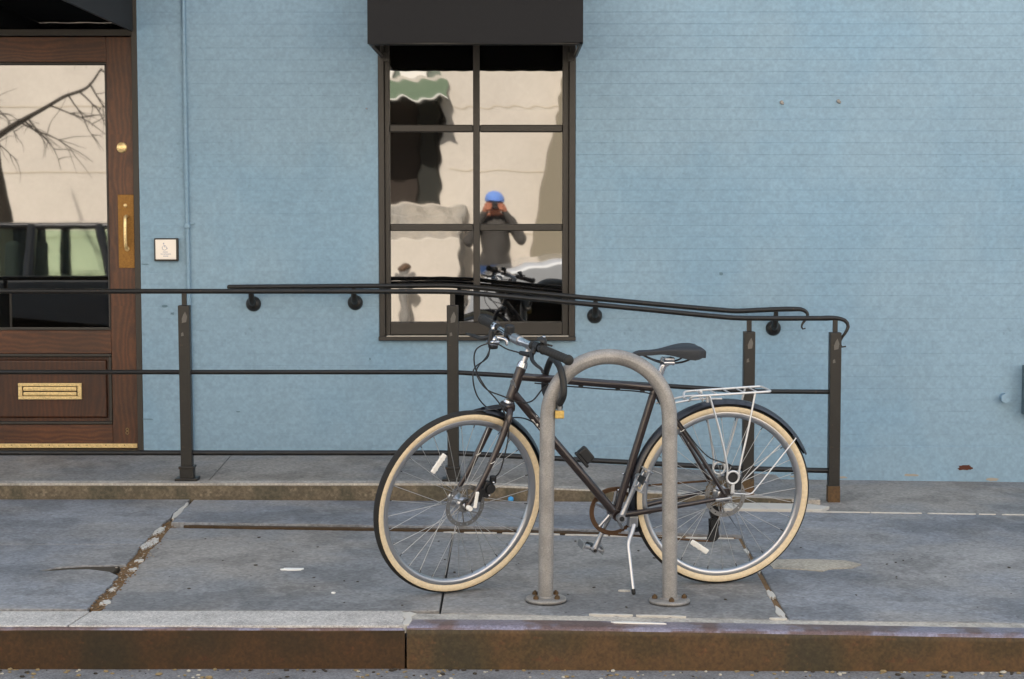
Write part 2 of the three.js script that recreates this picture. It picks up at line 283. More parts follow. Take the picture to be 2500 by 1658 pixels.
  blob(-0.86, 2.37, 0.045, 0.022, 0.0045, 51, M.white, 'paint_splash'); blob(-0.66, 2.78, 0.008, 0.008, 0.0045, 52, M.white, 'paint_splash'); blob(0.42, 2.72, 0.02, 0.008, 0.0045, 53, M.mortar, 'paint_splash');
}
// kerb: granite on the left, concrete with a steel nosing on the right, rusted steel facing
{
  const K = struct(part('kerb', scene));
  mesh('kerb_stone', slabGeo([[-10, 3.058], [-1.493, 3.058], [-1.52, 3.27], [-10, 3.27]], 0.0, 0.2, 0.006), M.granite, K);
  mesh('kerb_stone', slabGeo([[-1.487, 3.058], [-0.39, 3.058], [-0.372, 3.08], [-0.372, 3.27], [-1.514, 3.27]], 0.001, 0.2, 0.006), M.granite, K);
  mesh('kerb_stone', slabGeo([[-0.362, 3.092], [10, 3.26], [10, 3.36], [-0.362, 3.185]], 0.0, 0.2, 0.004, (x) => fall(x) * 1.0), M.concrete, K);
  mesh('joint_mortar', slabGeo([[-0.385, 3.10], [-0.36, 3.085], [-0.335, 3.11], [-0.35, 3.15], [-0.345, 3.20], [-0.352, 3.262], [-0.368, 3.279], [-0.376, 3.26], [-0.369, 3.18], [-0.382, 3.14]], 0.0045, 0.03, 0.002), M.mortar, K);
  // facing: L-shaped steel, section in (z, y), swept along x
  const facing = (x0, x1, prof, za, zb) => { const n = 40, pos = [], S = prof.length; for (let i = 0; i < n; i++) for (let j = 0; j < S - 1; j++) { const q = (i, j) => { const x = lerp(x0, x1, i / n), w = 0.0025 * Math.sin(x * 3.1) + 0.0015 * Math.sin(x * 11 + j); return [x, prof[j][1] + fall(x) + w * 0.5, prof[j][0] + lerp(za, zb, i / n) + w]; }; const a = q(i, j), b = q(i + 1, j), c = q(i + 1, j + 1), d = q(i, j + 1); pos.push(...a, ...d, ...b, ...b, ...d, ...c); } let g = new THREE.BufferGeometry(); g.setAttribute('position', new THREE.Float32BufferAttribute(pos, 3)); g.setAttribute('uv', new THREE.Float32BufferAttribute(new Float32Array(pos.length / 3 * 2), 2)); g = mergeVertices(g, 1e-5); g.computeVertexNormals(); return g.toNonIndexed(); };
  const arc = (r, y, z, a0, a1, n) => Array.from({ length: n + 1 }, (_, i) => { const a = lerp(a0, a1, i / n); return [z + Math.sin(a) * r, y - r + Math.cos(a) * r]; });
  mesh('kerb_facing', facing(-10, -0.366, [[-0.02, -0.006], ...arc(0.014, -0.006, 0.0, 0, 1.1, 4)], 3.27, 3.27), M.wornSteel, K);
  mesh('kerb_facing', facing(-10, -0.366, [...arc(0.014, -0.006, 0.0, 1.1, Math.PI / 2, 2), [0.016, -0.09], [0.017, -0.2]], 3.27, 3.27), std({ map: T.rust, color: 0xcdbfa0, bumpMap: T.slabBump, bumpScale: 0.0015, roughness: 0.75, metalness: 0.1 }), K);
  mesh('kerb_facing', facing(-0.3585, 10, [[-0.095, -0.008], [-0.09, 0.002], ...arc(0.03, 0.002, -0.022, 0, 0.95, 5)], 3.278, 3.455), M.wornSteel, K);
  mesh('kerb_facing', facing(-0.3585, 10, [...arc(0.03, 0.002, -0.022, 0.95, Math.PI / 2, 3), [0.010, -0.09], [0.011, -0.2]], 3.278, 3.455), M.rust, K);
  mesh('kerb_backing', [span(-10, 10, -0.35, -0.21, 3.0, 3.24)], M.dirt, K);
  const chips = mesh('paint_chip', slabGeo([[0.34, 3.225], [0.40, 3.222], [0.52, 3.235], [0.53, 3.242], [0.42, 3.243], [0.35, 3.236]], 0.0075, 0.004, 0.0005), M.white, K);
  chips.userData.label = 'white paint chip on the steel kerb edge';
}
// grit and leaf scraps along the gutter and on the slabs
{
  const r = rng(5), gs = [], mats = [std({ color: 0x8c7a58, roughness: 1 }), std({ color: 0x3b342b, roughness: 1 }), std({ color: 0xb9b2a2, roughness: 1 })], sets = [[], [], []];
  for (let i = 0; i < 330; i++) {
    const x = rr(-2.0, 2.1, r), k = Math.pow(r(), 2.2), z = 3.29 + Math.max(0, x + 0.35) * 0.017 + 0.008 + k * 0.22, s = rr(0.002, 0.009, r) * (r() < 0.04 ? 1.7 : 1);
    const g = new THREE.IcosahedronGeometry(s, 0).scale(1.3, rr(0.3, 0.7, r), 1).rotateY(r() * 6).translate(x, ROAD + s * 0.3, z); sets[r() < 0.5 ? 0 : r() < 0.6 ? 1 : 2].push(g);
  }
  for (let i = 0; i < 60; i++) { const x = rr(-2.0, 2.1, r), z = rr(1.7, 3.0, r), s = rr(0.0025, 0.007, r); sets[1].push(new THREE.IcosahedronGeometry(s, 0).scale(1.5, 0.4, 1).rotateY(r() * 6).translate(x, fall(x) + s * 0.3, z)); }
  ['tan', 'dark', 'pale'].forEach((n, i) => { const m = mesh('grit', sets[i], mats[i]); m.userData.kind = 'stuff'; tag(m, `${n} grit and leaf crumbs scattered along the gutter and paving`, 'grit'); });
}

// ---------------------------------------------------------------- the blue house
const WX0 = -0.70, WX1 = 0.333, WY0 = 0.718, WY1 = 2.75, DX0 = -2.951, DX1 = -1.953, DY1 = 2.75;
const house = thing('brick_house', 'light blue painted brick house with a paned window and a wooden street door', 'house');
function pane(name, x0, x1, y0, y1, z, seed, parent, amp = 0.00005, swing = 0) {   // rolled glass: gently wavy
  const r = rng(seed), w = x1 - x0, h = y1 - y0, g = new THREE.PlaneGeometry(w, h, 36, 36), p = g.attributes.position, ph = Array.from({ length: 6 }, () => r() * 6.28), k = Array.from({ length: 6 }, () => rr(0.6, 1.6, r));
  const tx = swing + rr(-0.0007, 0.0007, r), ty = rr(-0.0009, 0.0009, r);
  for (let i = 0; i < p.count; i++) { const x = p.getX(i), y = p.getY(i); p.setZ(i, amp * (Math.sin(x * 17 * k[0] + ph[0] + 2 * Math.sin(y * 5 * k[1] + ph[1])) * 0.6 + Math.sin(y * 22 * k[2] + ph[2] + Math.sin(x * 9 * k[3] + ph[3])) * 0.5 + 0.35 * Math.sin((x + y) * 40 * k[4] + ph[4])) + tx * x + ty * y); }
  g.computeVertexNormals(); const m = new THREE.Mesh(g, M.glass); m.position.set((x0 + x1) / 2, (y0 + y1) / 2, z); m.name = name; m.castShadow = m.receiveShadow = true; parent.add(m);
  return m;
}
{
  const z0 = -0.0016, H = 7.6;
  mesh('wall', [span(-12, DX0, -0.35, H, -0.4, z0), span(DX0, DX1, DY1, H, -0.4, z0), span(DX0, DX1, -0.35, 0.10, -0.4, z0), span(DX1, WX0, -0.35, H, -0.4, z0), span(WX0, WX1, -0.35, WY0 - 0.001, -0.4, z0), span(WX0, WX1, WY1, H, -0.4, z0), span(WX1, 12, -0.35, H, -0.4, z0)], M.paint, house);
  mesh('roof', [span(-12.1, 12.1, H, H + 0.12, -9, 0.06), span(-12, 12, -0.35, H - 0.01, -9, -8.7), span(-12, -11.7, -0.35, H - 0.02, -8.69, -0.41), span(11.7, 12, -0.35, H - 0.02, -8.69, -0.41)], M.darkFrame, house);
  mesh('base_band', [rspan(WX1 + 0.001, 11.9, -0.3, 0.156, -0.02, 0.0052, 0.004), rspan(DX1 + 0.002, WX1 + 0.0005, -0.3, 0.13, -0.02, 0.0035, 0.003)], M.paint, house);
  // bricks under the paint: chamfered fronts, several variants
  const pitch = 0.0615, BL = 0.2;
  const brickGeo = (w, h, d, c, ox, oy) => {                 // struck joint: the top edge slopes, the lower one is sharp
    const x = w / 2, y = h / 2, X = x, Y = y - 0.0034, Yb = y - 0.0003, q = [], Q = (a, b, e, f) => q.push(...a, ...b, ...e, ...a, ...e, ...f);
    const F = [[-X, -Yb, 0], [X, -Yb, 0], [X, Y, 0], [-X, Y, 0]], Bk = [[-x, -y, -c], [x, -y, -c], [x, y, -c], [-x, y, -c]], Bb = Bk.map(([a, b]) => [a, b, -d]);
    Q(...F); for (let i = 0; i < 4; i++) { const j = (i + 1) % 4; Q(Bk[i], Bk[j], F[j], F[i]); Q(Bb[i], Bb[j], Bk[j], Bk[i]); }
    const g = new THREE.BufferGeometry(); g.setAttribute('position', new THREE.Float32BufferAttribute(q, 3)); g.setAttribute('uv', new THREE.Float32BufferAttribute(new Float32Array(q.length / 3 * 2), 2)); g.computeVertexNormals(); return metres(g, ox, oy);
  };
  const r = rng(8), rest = [], singles = [];
  for (let row = 0; row < 50; row++) {
    const y = 1.264 + (row - 18) * pitch + pitch / 2; if (y < 0.17 || y > 3.0) continue;
    const off = (row % 6 === 3 ? 0.05 : row % 2 ? 0.1 : 0);
    for (let k = -22; k < 22; k++) {
      let a = k * BL + off, b = a + BL;
      const holes = [[DX0, DX1, -1, DY1], [WX0 - 0.0005, WX1 + 0.0005, WY0, WY1]];
      let dead = false;
      for (const [h0, h1, g0, g1] of holes) if (y + pitch / 2 > g0 + 0.002 && y - pitch / 2 < g1) { if (a < h0 && b > h0) b = h0; else if (a < h1 && b > h1) a = h1; else if (a >= h0 && b <= h1) dead = true; }
      if (dead || b - a < 0.02) continue;
      if (y - pitch / 2 < WY0 && y + pitch / 2 > WY0 && b > WX0 && a < WX1) { /* row cut by the sill: keep below it */ }
      const x = (a + b) / 2, deep = clamp((x + 0.2) / 0.9) * 0.75 + 0.25, z = 0.0002 + (r() - 0.5) * 0.0005 * deep - (1 - deep) * 0.0010, rot = (r() - 0.5) * 0.003, tilt = (r() - 0.5) * 0.012 * deep, swing = (r() - 0.5) * 0.0008 * deep;
      singles.push({ x, y, z, sx: (b - a) / BL, rot, tilt, swing, score: (x > 0.36 && x < 2.72 && y < 2.5 ? 2 : 0) + (y < 1.9 && y > 0.2 && Math.abs(x) < 2.8 ? 1 : 0) + r() * 0.3 });
    }
  }
  singles.sort((p, q) => q.score - p.score);
  singles.forEach((s, i) => {
    const m = new THREE.Mesh(brickGeo(s.sx * BL + 0.0002, pitch - 0.0003, 0.012, 0.0016, s.x, s.y), M.paint); m.position.set(s.x, s.y, s.z); m.rotation.set(s.tilt, s.swing, s.rot);
    if (i < 300) { m.name = 'brick'; m.castShadow = m.receiveShadow = true; house.add(m); } else { m.updateMatrix(); rest.push(m.geometry.applyMatrix4(m.matrix)); }
  });
  const bw = mesh('brickwork', rest, M.paint, house, false); bw.userData.kind = 'stuff';

  // window
  const w = part('window', house);
  mesh('casing', [rspan(WX0 + 0.001, WX0 + 0.032, WY0 + 0.02, WY1, -0.12, 0.008, 0.004), rspan(WX1 - 0.034, WX1 - 0.001, WY0 + 0.02, WY1, -0.12, 0.008, 0.004), rspan(WX0 + 0.033, WX1 - 0.035, WY1 - 0.03, WY1, -0.12, 0.006, 0.004)], M.frame, w);
  mesh('sash_stile', rspan(WX0 + 0.0325, -0.642, 0.742, WY1 - 0.031, -0.1, -0.012, 0.004), M.frame, w);
  mesh('sash_stile', rspan(0.266, WX1 - 0.0345, 0.742, WY1 - 0.031, -0.1, -0.012, 0.004), M.frame, w);
  mesh('bottom_rail', rspan(-0.6415, 0.2655, 0.746, 0.812, -0.1, -0.013, 0.004), M.frame, w);
  mesh('mullion', rspan(-0.204, -0.169, 0.8125, 2.72, -0.09, -0.018, 0.006), M.frame, w);
  for (const [a, b] of [[1.294, 1.331], [1.812, 1.85], [2.33, 2.368]]) for (const [x0, x1] of [[-0.6415, -0.2045], [-0.1685, 0.2655]]) mesh('glazing_bar', rspan(x0, x1, a, b, -0.088, -0.02, 0.006), M.frame, w);
  let s = 100; for (const [y0, y1] of [[0.806, 1.30], [1.325, 1.818], [1.844, 2.336], [2.362, 2.725]]) for (const [x0, x1] of [[-0.646, -0.2], [-0.173, 0.27]]) pane('pane', x0, x1, y0, y1, -0.055, s++, w, 0.00005, -0.0083);
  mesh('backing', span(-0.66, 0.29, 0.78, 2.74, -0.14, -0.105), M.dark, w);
  mesh('sill', [rspan(WX0 - 0.002, WX1 + 0.002, WY0, 0.7405, -0.11, 0.03, 0.004)], M.frame, w);
  mesh('sill_highlight', [rspan(WX0 + 0.04, WX1 - 0.035, 0.7395, 0.7435, -0.01, 0.022, 0.001)], std({ color: 0xc9c2b4, roughness: 0.6 }), w);  // pale strip: light caught along the sill top, put into the colour

  // street door
  const d = part('door', house), x0 = -2.917, x1 = -1.987, zf = -0.03;
  mesh('jamb', [rspan(DX0 + 0.001, x0 - 0.002, 0.12, DY1, -0.2, 0.0, 0.004), rspan(x1 + 0.002, DX1 - 0.001, 0.12, DY1, -0.2, 0.0, 0.004), rspan(x0 - 0.0015, x1 + 0.0015, 2.31, 2.345, -0.2, -0.012, 0.004), rspan(x0 - 0.0015, x1 + 0.0015, DY1 - 0.04, DY1, -0.2, -0.005, 0.004)], M.darkFrame, d);
  mesh('stile', rspan(-2.122, x1, 0.137, 2.306, -0.075, zf, 0.004), M.wood, d);
  mesh('stile', rspan(x0, -2.782, 0.137, 2.306, -0.075, zf, 0.004), M.wood, d);
  mesh('top_rail', rspan(-2.7815, -2.1225, 2.176, 2.3055, -0.0745, zf - 0.0015, 0.003), M.wood, d);
  mesh('lock_rail', rspan(-2.7815, -2.1225, 0.645, 0.768, -0.0745, zf - 0.0015, 0.003), M.wood, d);
  mesh('bottom_rail', rspan(-2.7815, -2.1225, 0.1375, 0.266, -0.0745, zf - 0.0015, 0.003), M.wood, d);
  for (const m of d.children) if (/_rail$/.test(m.name)) { const uv = m.geometry.attributes.uv; for (let i = 0; i < uv.count; i++) uv.setXY(i, uv.getY(i), uv.getX(i)); }
  const pw = phys({ map: T.wood, color: 0xd8d0c8, roughness: 0.5, clearcoat: 0.1, clearcoatRoughness: 0.3 });
  mesh('panel', [rspan(-2.75, -2.152, 0.30, 0.612, -0.07, zf - 0.012, 0.012, 3), span(-2.79, -2.11, 0.255, 0.655, -0.068, -0.055)], pw, d);
  mesh('panel_moulding', [rspan(-2.7815, -2.1225, 0.628, 0.6445, -0.06, zf + 0.004, 0.006, 3), rspan(-2.7815, -2.1225, 0.2665, 0.283, -0.06, zf + 0.004, 0.006, 3), rspan(-2.139, -2.1225, 0.2835, 0.6275, -0.06, zf + 0.004, 0.006, 3), rspan(-2.7815, -2.765, 0.2835, 0.6275, -0.06, zf + 0.004, 0.006, 3)], M.darkFrame, d);
  mesh('glazing_bead', [rspan(-2.7815, -2.1225, 0.7685, 0.782, -0.07, zf - 0.004, 0.004), rspan(-2.7815, -2.1225, 2.162, 2.1755, -0.07, zf - 0.004, 0.004), rspan(-2.134, -2.1225, 0.7825, 2.1615, -0.07, zf - 0.004, 0.004), rspan(-2.7815, -2.770, 0.7825, 2.1615, -0.07, zf - 0.004, 0.004)], M.frame, d);
  pane('pane', -2.775, -2.128, 0.775, 2.17, -0.058, 300, d, 0.00003);
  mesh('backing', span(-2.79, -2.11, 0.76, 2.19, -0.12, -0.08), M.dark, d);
  pane('transom_pane', x0, x1, 2.345, DY1 - 0.041, -0.08, 301, d, 0.00004);
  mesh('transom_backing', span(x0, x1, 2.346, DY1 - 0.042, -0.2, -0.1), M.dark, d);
  mesh('transom_notice', rspan(-2.075, -2.02, 2.385, 2.42, -0.079, -0.074, 0.002).rotateZ(0.0), std({ color: 0x8f9286, roughness: 0.7 }), d);
  mesh('kick_strip', rspan(x0 + 0.002, x1 - 0.006, 0.142, 0.165, zf - 0.001, zf + 0.004, 0.0015), M.brass, d);
  for (let k = 0; k < 8; k++) mesh('screw', new THREE.SphereGeometry(0.003, 8, 5).scale(1, 1, 0.4).translate(-2.06 - k * 0.1, 0.157, zf + 0.0042), M.chain, d);
  mesh('threshold', rspan(DX0 + 0.002, DX1 - 0.002, 0.102, 0.1355, -0.3, 0.02, 0.006), M.darkFrame, d);
  mesh('deadbolt', [lathe([[0.0001, 0.012], [0.012, 0.012], [0.014, 0.009], [0.022, 0.008], [0.026, 0.005], [0.028, 0.0]], 32).rotateX(Math.PI / 2).translate(-2.048, 1.731, zf), box(0.003, 0.012, 0.002, -2.048, 1.731, zf + 0.0125)], M.brass, d);
  const pp = mesh('push_plate', rspan(-2.074, -1.9895, 1.099, 1.485, zf - 0.001, zf + 0.004, 0.002), std({ map: T.brass, color: 0x8c7450, roughness: 0.45, metalness: 0.6 }), d);
  mesh('pull_handle', [tube([V(-2.028, 1.372, zf + 0.003), V(-2.028, 1.366, zf + 0.035), V(-2.028, 1.33, zf + 0.045), V(-2.028, 1.245, zf + 0.045), V(-2.028, 1.21, zf + 0.035), V(-2.028, 1.203, zf + 0.003)], 0.0085, 30, 10), new THREE.SphereGeometry(0.013, 12, 8).scale(1, 1, 0.5).translate(-2.028, 1.2, zf + 0.006), new THREE.SphereGeometry(0.01, 12, 8).scale(1, 1, 0.5).translate(-2.034, 1.428, zf + 0.005)], M.brass, pp);
  mesh('numeral', [torus(0.0070, 0.0016, 6, 18).translate(-2.045, 0.241, zf + 0.001), torus(0.0080, 0.0016, 6, 18).translate(-2.045, 0.2235, zf + 0.001)], std({ color: 0x8a7850, roughness: 0.5, metalness: 0.5 }), d);
  const ls = part('letter_slot', d);
  mesh('plate', [rspan(-2.621, -2.284, 0.471, 0.488, zf - 0.012, zf + 0.004, 0.003), rspan(-2.621, -2.284, 0.401, 0.418, zf - 0.012, zf + 0.004, 0.003), rspan(-2.621, -2.599, 0.4185, 0.4705, zf - 0.012, zf + 0.004, 0.003), rspan(-2.306, -2.284, 0.4185, 0.4705, zf - 0.012, zf + 0.004, 0.003), span(-2.61, -2.295, 0.41, 0.48, zf - 0.02, zf - 0.0125)], M.brass, ls);
  mesh('flap', [rspan(-2.594, -2.311, 0.446, 0.468, zf - 0.012, zf + 0.006, 0.005, 3), rspan(-2.594, -2.311, 0.421, 0.441, zf - 0.012, zf + 0.004, 0.005, 3)], M.brass, ls);

  // small marks on the facade
  const bolt = (x, y) => mesh('wall_anchor', [new THREE.CylinderGeometry(0.008, 0.011, 0.012, 9).rotateX(Math.PI / 2).translate(x, y, 0.005), new THREE.IcosahedronGeometry(0.008, 0).translate(x + 0.006, y - 0.006, 0.006), new THREE.CylinderGeometry(0.004, 0.004, 0.016, 7).rotateX(Math.PI / 2).translate(x - 0.004, y + 0.003, 0.012)], M.galv, house);
  bolt(1.407, 1.965); bolt(1.704, 1.971);
  mesh('wall_anchor', new THREE.SphereGeometry(0.006, 8, 6).translate(-0.759, 1.933, 0.002), M.chrome, house);
  mesh('pipe_stub', [new THREE.CylinderGeometry(0.021, 0.023, 0.05, 18).rotateX(Math.PI / 2).translate(2.601, 0.416, 0.02), new THREE.CylinderGeometry(0.027, 0.027, 0.012, 6).rotateX(Math.PI / 2).translate(2.601, 0.416, 0.04)], M.paint, house);
  const rag = (x, y, w, h, seed, n = 22) => { const q = rng(seed), o = []; for (let i = 0; i < n; i++) { const a = i / n * 6.283, k = 0.75 + 0.5 * q(); o.push([x + Math.sign(Math.cos(a)) * Math.pow(Math.abs(Math.cos(a)), 0.6) * w / 2 * k, y + Math.sign(Math.sin(a)) * Math.pow(Math.abs(Math.sin(a)), 0.6) * h / 2 * k]); } return extr(o, 0.003).translate(0, 0, 0.0055); };
  mesh('bare_brick', rag(2.403, 0.042, 0.075, 0.026, 3), std({ color: 0x523024, roughness: 1, bumpMap: T.slabBump, bumpScale: 0.004 }), house);
  for (const [x, y, a, b, s] of [[2.12, 0.012, 0.07, 0.012, 4], [2.55, -0.012, 0.06, 0.016, 5], [1.74, 0.0, 0.07, 0.012, 6], [1.5, 0.004, 0.05, 0.010, 7]]) mesh('flaked_paint', rag(x, y - 0.01, a, b, s), std({ color: 0x9a9489, roughness: 1 }), house);
  for (const [x, y, a, b, s] of [[1.10, 1.07, 0.02, 0.016, 14], [-1.83, 0.9, 0.03, 0.012, 18], [-1.79, 0.86, 0.018, 0.012, 19], [-1.93, 1.12, 0.04, 0.005, 20], [-1.93, 0.56, 0.05, 0.005, 21], [-1.93, 0.30, 0.06, 0.005, 22], [-0.75, 0.62, 0.008, 0.012, 23], [-1.45, 0.34, 0.02, 0.006, 24]]) mesh('scuff', rag(x, y, a, b, s).translate(0, 0, -0.0035), std({ color: 0x5f7986, roughness: 0.9 }), house);
}

// things fixed to the facade
tag(mesh('conduit', [tube([V(-1.705, 3.4, 0.012), V(-1.706, 2.4, 0.012), V(-1.702, 1.31, 0.012), V(-1.697, 0.6, 0.012), V(-1.694, 0.14, 0.012)], 0.0105, 40, 10), ...[1.32, 2.62, 0.7].map((y) => rbox(0.03, 0.024, 0.028, 0.005, -1.702, y, 0.013)), rbox(0.05, 0.008, 0.006, 0.002, -1.69, 1.335, 0.005)], M.paint), 'thin blue painted conduit running up the wall right of the door', 'conduit');
{
  const c = document.createElement('canvas'); c.width = c.height = 256; const x = c.getContext('2d');
  x.fillStyle = '#e9e1d6'; x.fillRect(0, 0, 256, 256); x.strokeStyle = '#8f93a6'; x.fillStyle = '#8f93a6'; x.lineWidth = 7;
  x.beginPath(); x.arc(102, 44, 9, 0, 7); x.fill();
  x.beginPath(); x.moveTo(103, 58); x.lineTo(110, 92); x.lineTo(140, 92); x.lineTo(152, 122); x.stroke(); x.beginPath(); x.arc(112, 106, 30, 0.1, 3.9); x.stroke(); x.beginPath(); x.moveTo(107, 74); x.lineTo(132, 74); x.stroke();
  x.textAlign = 'center'; x.font = 'bold 24px sans-serif'; x.fillText('PRESS', 122, 172); x.fillText('TO OPERATE', 128, 200); x.fillText('DOOR', 128, 228);
  const t = new THREE.CanvasTexture(c); t.colorSpace = THREE.SRGBColorSpace;
  const s = thing('door_button', 'square white push plate with a wheelchair symbol beside the door', 'push plate', [-1.8135, 1.197, 0]);
  mesh('housing', rbox(0.125, 0.12, 0.03, 0.004, 0, 0, 0.012), M.darkFrame, s);
  mesh('plate', rbox(0.108, 0.104, 0.008, 0.003, 0, 0.001, 0.030), std({ color: 0xe9e1d6, roughness: 0.4 }), s);
  mesh('print', new THREE.PlaneGeometry(0.1, 0.097).translate(0, 0.001, 0.0345), std({ map: t, roughness: 0.4 }), s, false);
}
{
  const a = thing('awning', 'black fabric awning over the paned window', 'awning', [-0.175, 2.2, 0]), hw = 0.512, Y = 0.92, z = 0.76;
  const f = [], seg = 14;                                      // sloped cover, slightly slack
  { const g = new THREE.PlaneGeometry(2 * hw, 1, 16, seg), p = g.attributes.position; for (let i = 0; i < p.count; i++) { const t = p.getY(i) + 0.5, x = p.getX(i); p.setXYZ(i, x, lerp(0.24, Y, t) - 0.012 * Math.sin(t * Math.PI) * (1 - (x / hw) ** 2), lerp(z, 0.02, t)); } g.computeVertexNormals(); f.push(g.clone(), g.translate(0, -0.004, -0.004)); }
  mesh('cover', f, M.awning, a);
  { const g = new THREE.PlaneGeometry(2 * hw + 0.004, 0.245, 40, 6), p = g.attributes.position; for (let i = 0; i < p.count; i++) { const y = p.getY(i), x = p.getX(i), t = 0.5 - y / 0.245; p.setXYZ(i, x, y + 0.1225 - 0.004 * Math.sin(x * 9), z + 0.004 + t * 0.006 * Math.sin(x * 13 + 1)); } g.computeVertexNormals(); mesh('valance', [g, g.clone().translate(0, 0, -0.003)], M.awning, a); }
  for (const s of [-1, 1]) mesh('side', extr([[0.02, 0.0], [z, 0.0], [z, 0.24], [0.02, Y]], 0.004).rotateY(-Math.PI / 2).translate(s * hw, 0, 0), M.awning, a);
  mesh('frame', [tube([V(-hw + 0.01, 0.0, 0.02), V(-hw + 0.01, 0.0, z - 0.012), V(hw - 0.01, 0.0, z - 0.012), V(hw - 0.01, 0.0, 0.02)], 0.009, 60, 8, 0.5, true), box(0.03, 0.05, 0.02, hw - 0.03, 0.0, 0.01), box(0.03, 0.05, 0.02, -hw + 0.03, 0, 0.01)], M.iron, a);
}
{ // long entrance canopy over the door, only its underside reaches into view
  const a = thing('entrance_canopy', 'black fabric entrance canopy above the wooden street door', 'canopy', [-2.5, 2.33, 0]), hw = 0.53, D = 1.95;
  mesh('cover', extr([[0.01, 0.30], [D, 0.27], [D, 0.29], [0.01, 0.95]], 2 * hw).rotateY(-Math.PI / 2), M.awning, a);
  for (const s of [-1, 1]) mesh('side', extr([[0.01, 0.0], [D, 0.0], [D, 0.268], [0.01, 0.298]], 0.005).rotateY(-Math.PI / 2).translate(s * (hw - 0.003), 0, 0), M.awning, a);
  mesh('valance', rbox(2 * hw, 0.27, 0.006, 0.002, 0, 0.134, D + 0.004), M.awning, a);
  mesh('frame', tube([V(-hw + 0.015, 0.012, 0.01), V(-hw + 0.015, 0.012, D - 0.01), V(hw - 0.015, 0.012, D - 0.01), V(hw - 0.015, 0.012, 0.01)], 0.010, 60, 8, 0.5, true), M.iron, a);
  mesh('lamp', [cyl(V(0.45, 0.07, 0.35), V(0.45, 0.29, 0.35), 0.006), new THREE.SphereGeometry(0.028, 14, 10).scale(1, 0.7, 1).translate(0.45, 0.06, 0.35)], M.reflector, a);
}
{
  const m = tag(mesh('meter_box', [rspan(2.694, 3.1, 0.329, 0.59, 0.004, 0.09, 0.006), rspan(2.71, 3.084, 0.345, 0.575, 0.0905, 0.096, 0.003)], std({ color: 0x4f646e, roughness: 0.6, bumpMap: T.ironBump, bumpScale: 0.0006 })), 'grey blue metal box on the wall at the right edge', 'wall box');
}

// ---------------------------------------------------------------- ramp
const rampTop = (x) => x < -0.29 ? 0 : -0.108 * Math.min(1, (x + 0.29) / 1.72);
{
  const strips = (x0, x1, n, z0, z1, y0, y1, th) => { const gs = []; for (let i = 0; i < n; i++) { const a = lerp(x0, x1, i / n), b = lerp(x0, x1, (i + 1) / n), q = [[a, z0, y0], [b, z0, y0], [b, z1, y1], [a, z1, y1]].map(([x, z, y]) => [x, Math.max(y + rampTop(x) * (y / 0.11), fall(x) + 0.0045), z]); const P = []; const t = (p, o, r) => P.push(...p, ...o, ...r); t(q[0], q[3], q[1]); t(q[1], q[3], q[2]); const lo = q.map(([x, y, z]) => [x, -0.05, z]); t(q[3], lo[3], q[2]); t(q[2], lo[3], lo[2]); if (!i) { t(q[0], lo[0], q[3]); t(q[3], lo[0], lo[3]); } if (i === n - 1) { t(q[1], q[2], lo[1]); t(lo[1], q[2], lo[2]); } const g = new THREE.BufferGeometry(); g.setAttribute('position', new THREE.Float32BufferAttribute(P, 3)); g.setAttribute('uv', new THREE.Float32BufferAttribute(new Float32Array(P.length / 3 * 2), 2)); g.computeVertexNormals(); gs.push(g); } return gs; };
  const R = struct(part('ramp', scene));
  mesh('landing', strips(-6, -1.488, 6, 0.0055, 0.712, 0.11, 0.083, 0), M.slab, R);
  mesh('ramp_surface', strips(-1.484, 1.40, 24, 0.0055, 0.712, 0.11, 0.083, 0), M.slab, R);
  mesh('ramp_nosing', strips(-6, 1.50, 40, 0.714, 0.772, 0.086, 0.083, 0), std({ map: T.concrete, color: 0xffffff, bumpMap: T.slabBump, bumpScale: 0.004, roughness: 0.9 }), R);
  mesh('ramp_face', strips(-6, 1.36, 40, 0.7725, 0.7765, 0.072, 0.070, 0), M.moss, R);
}

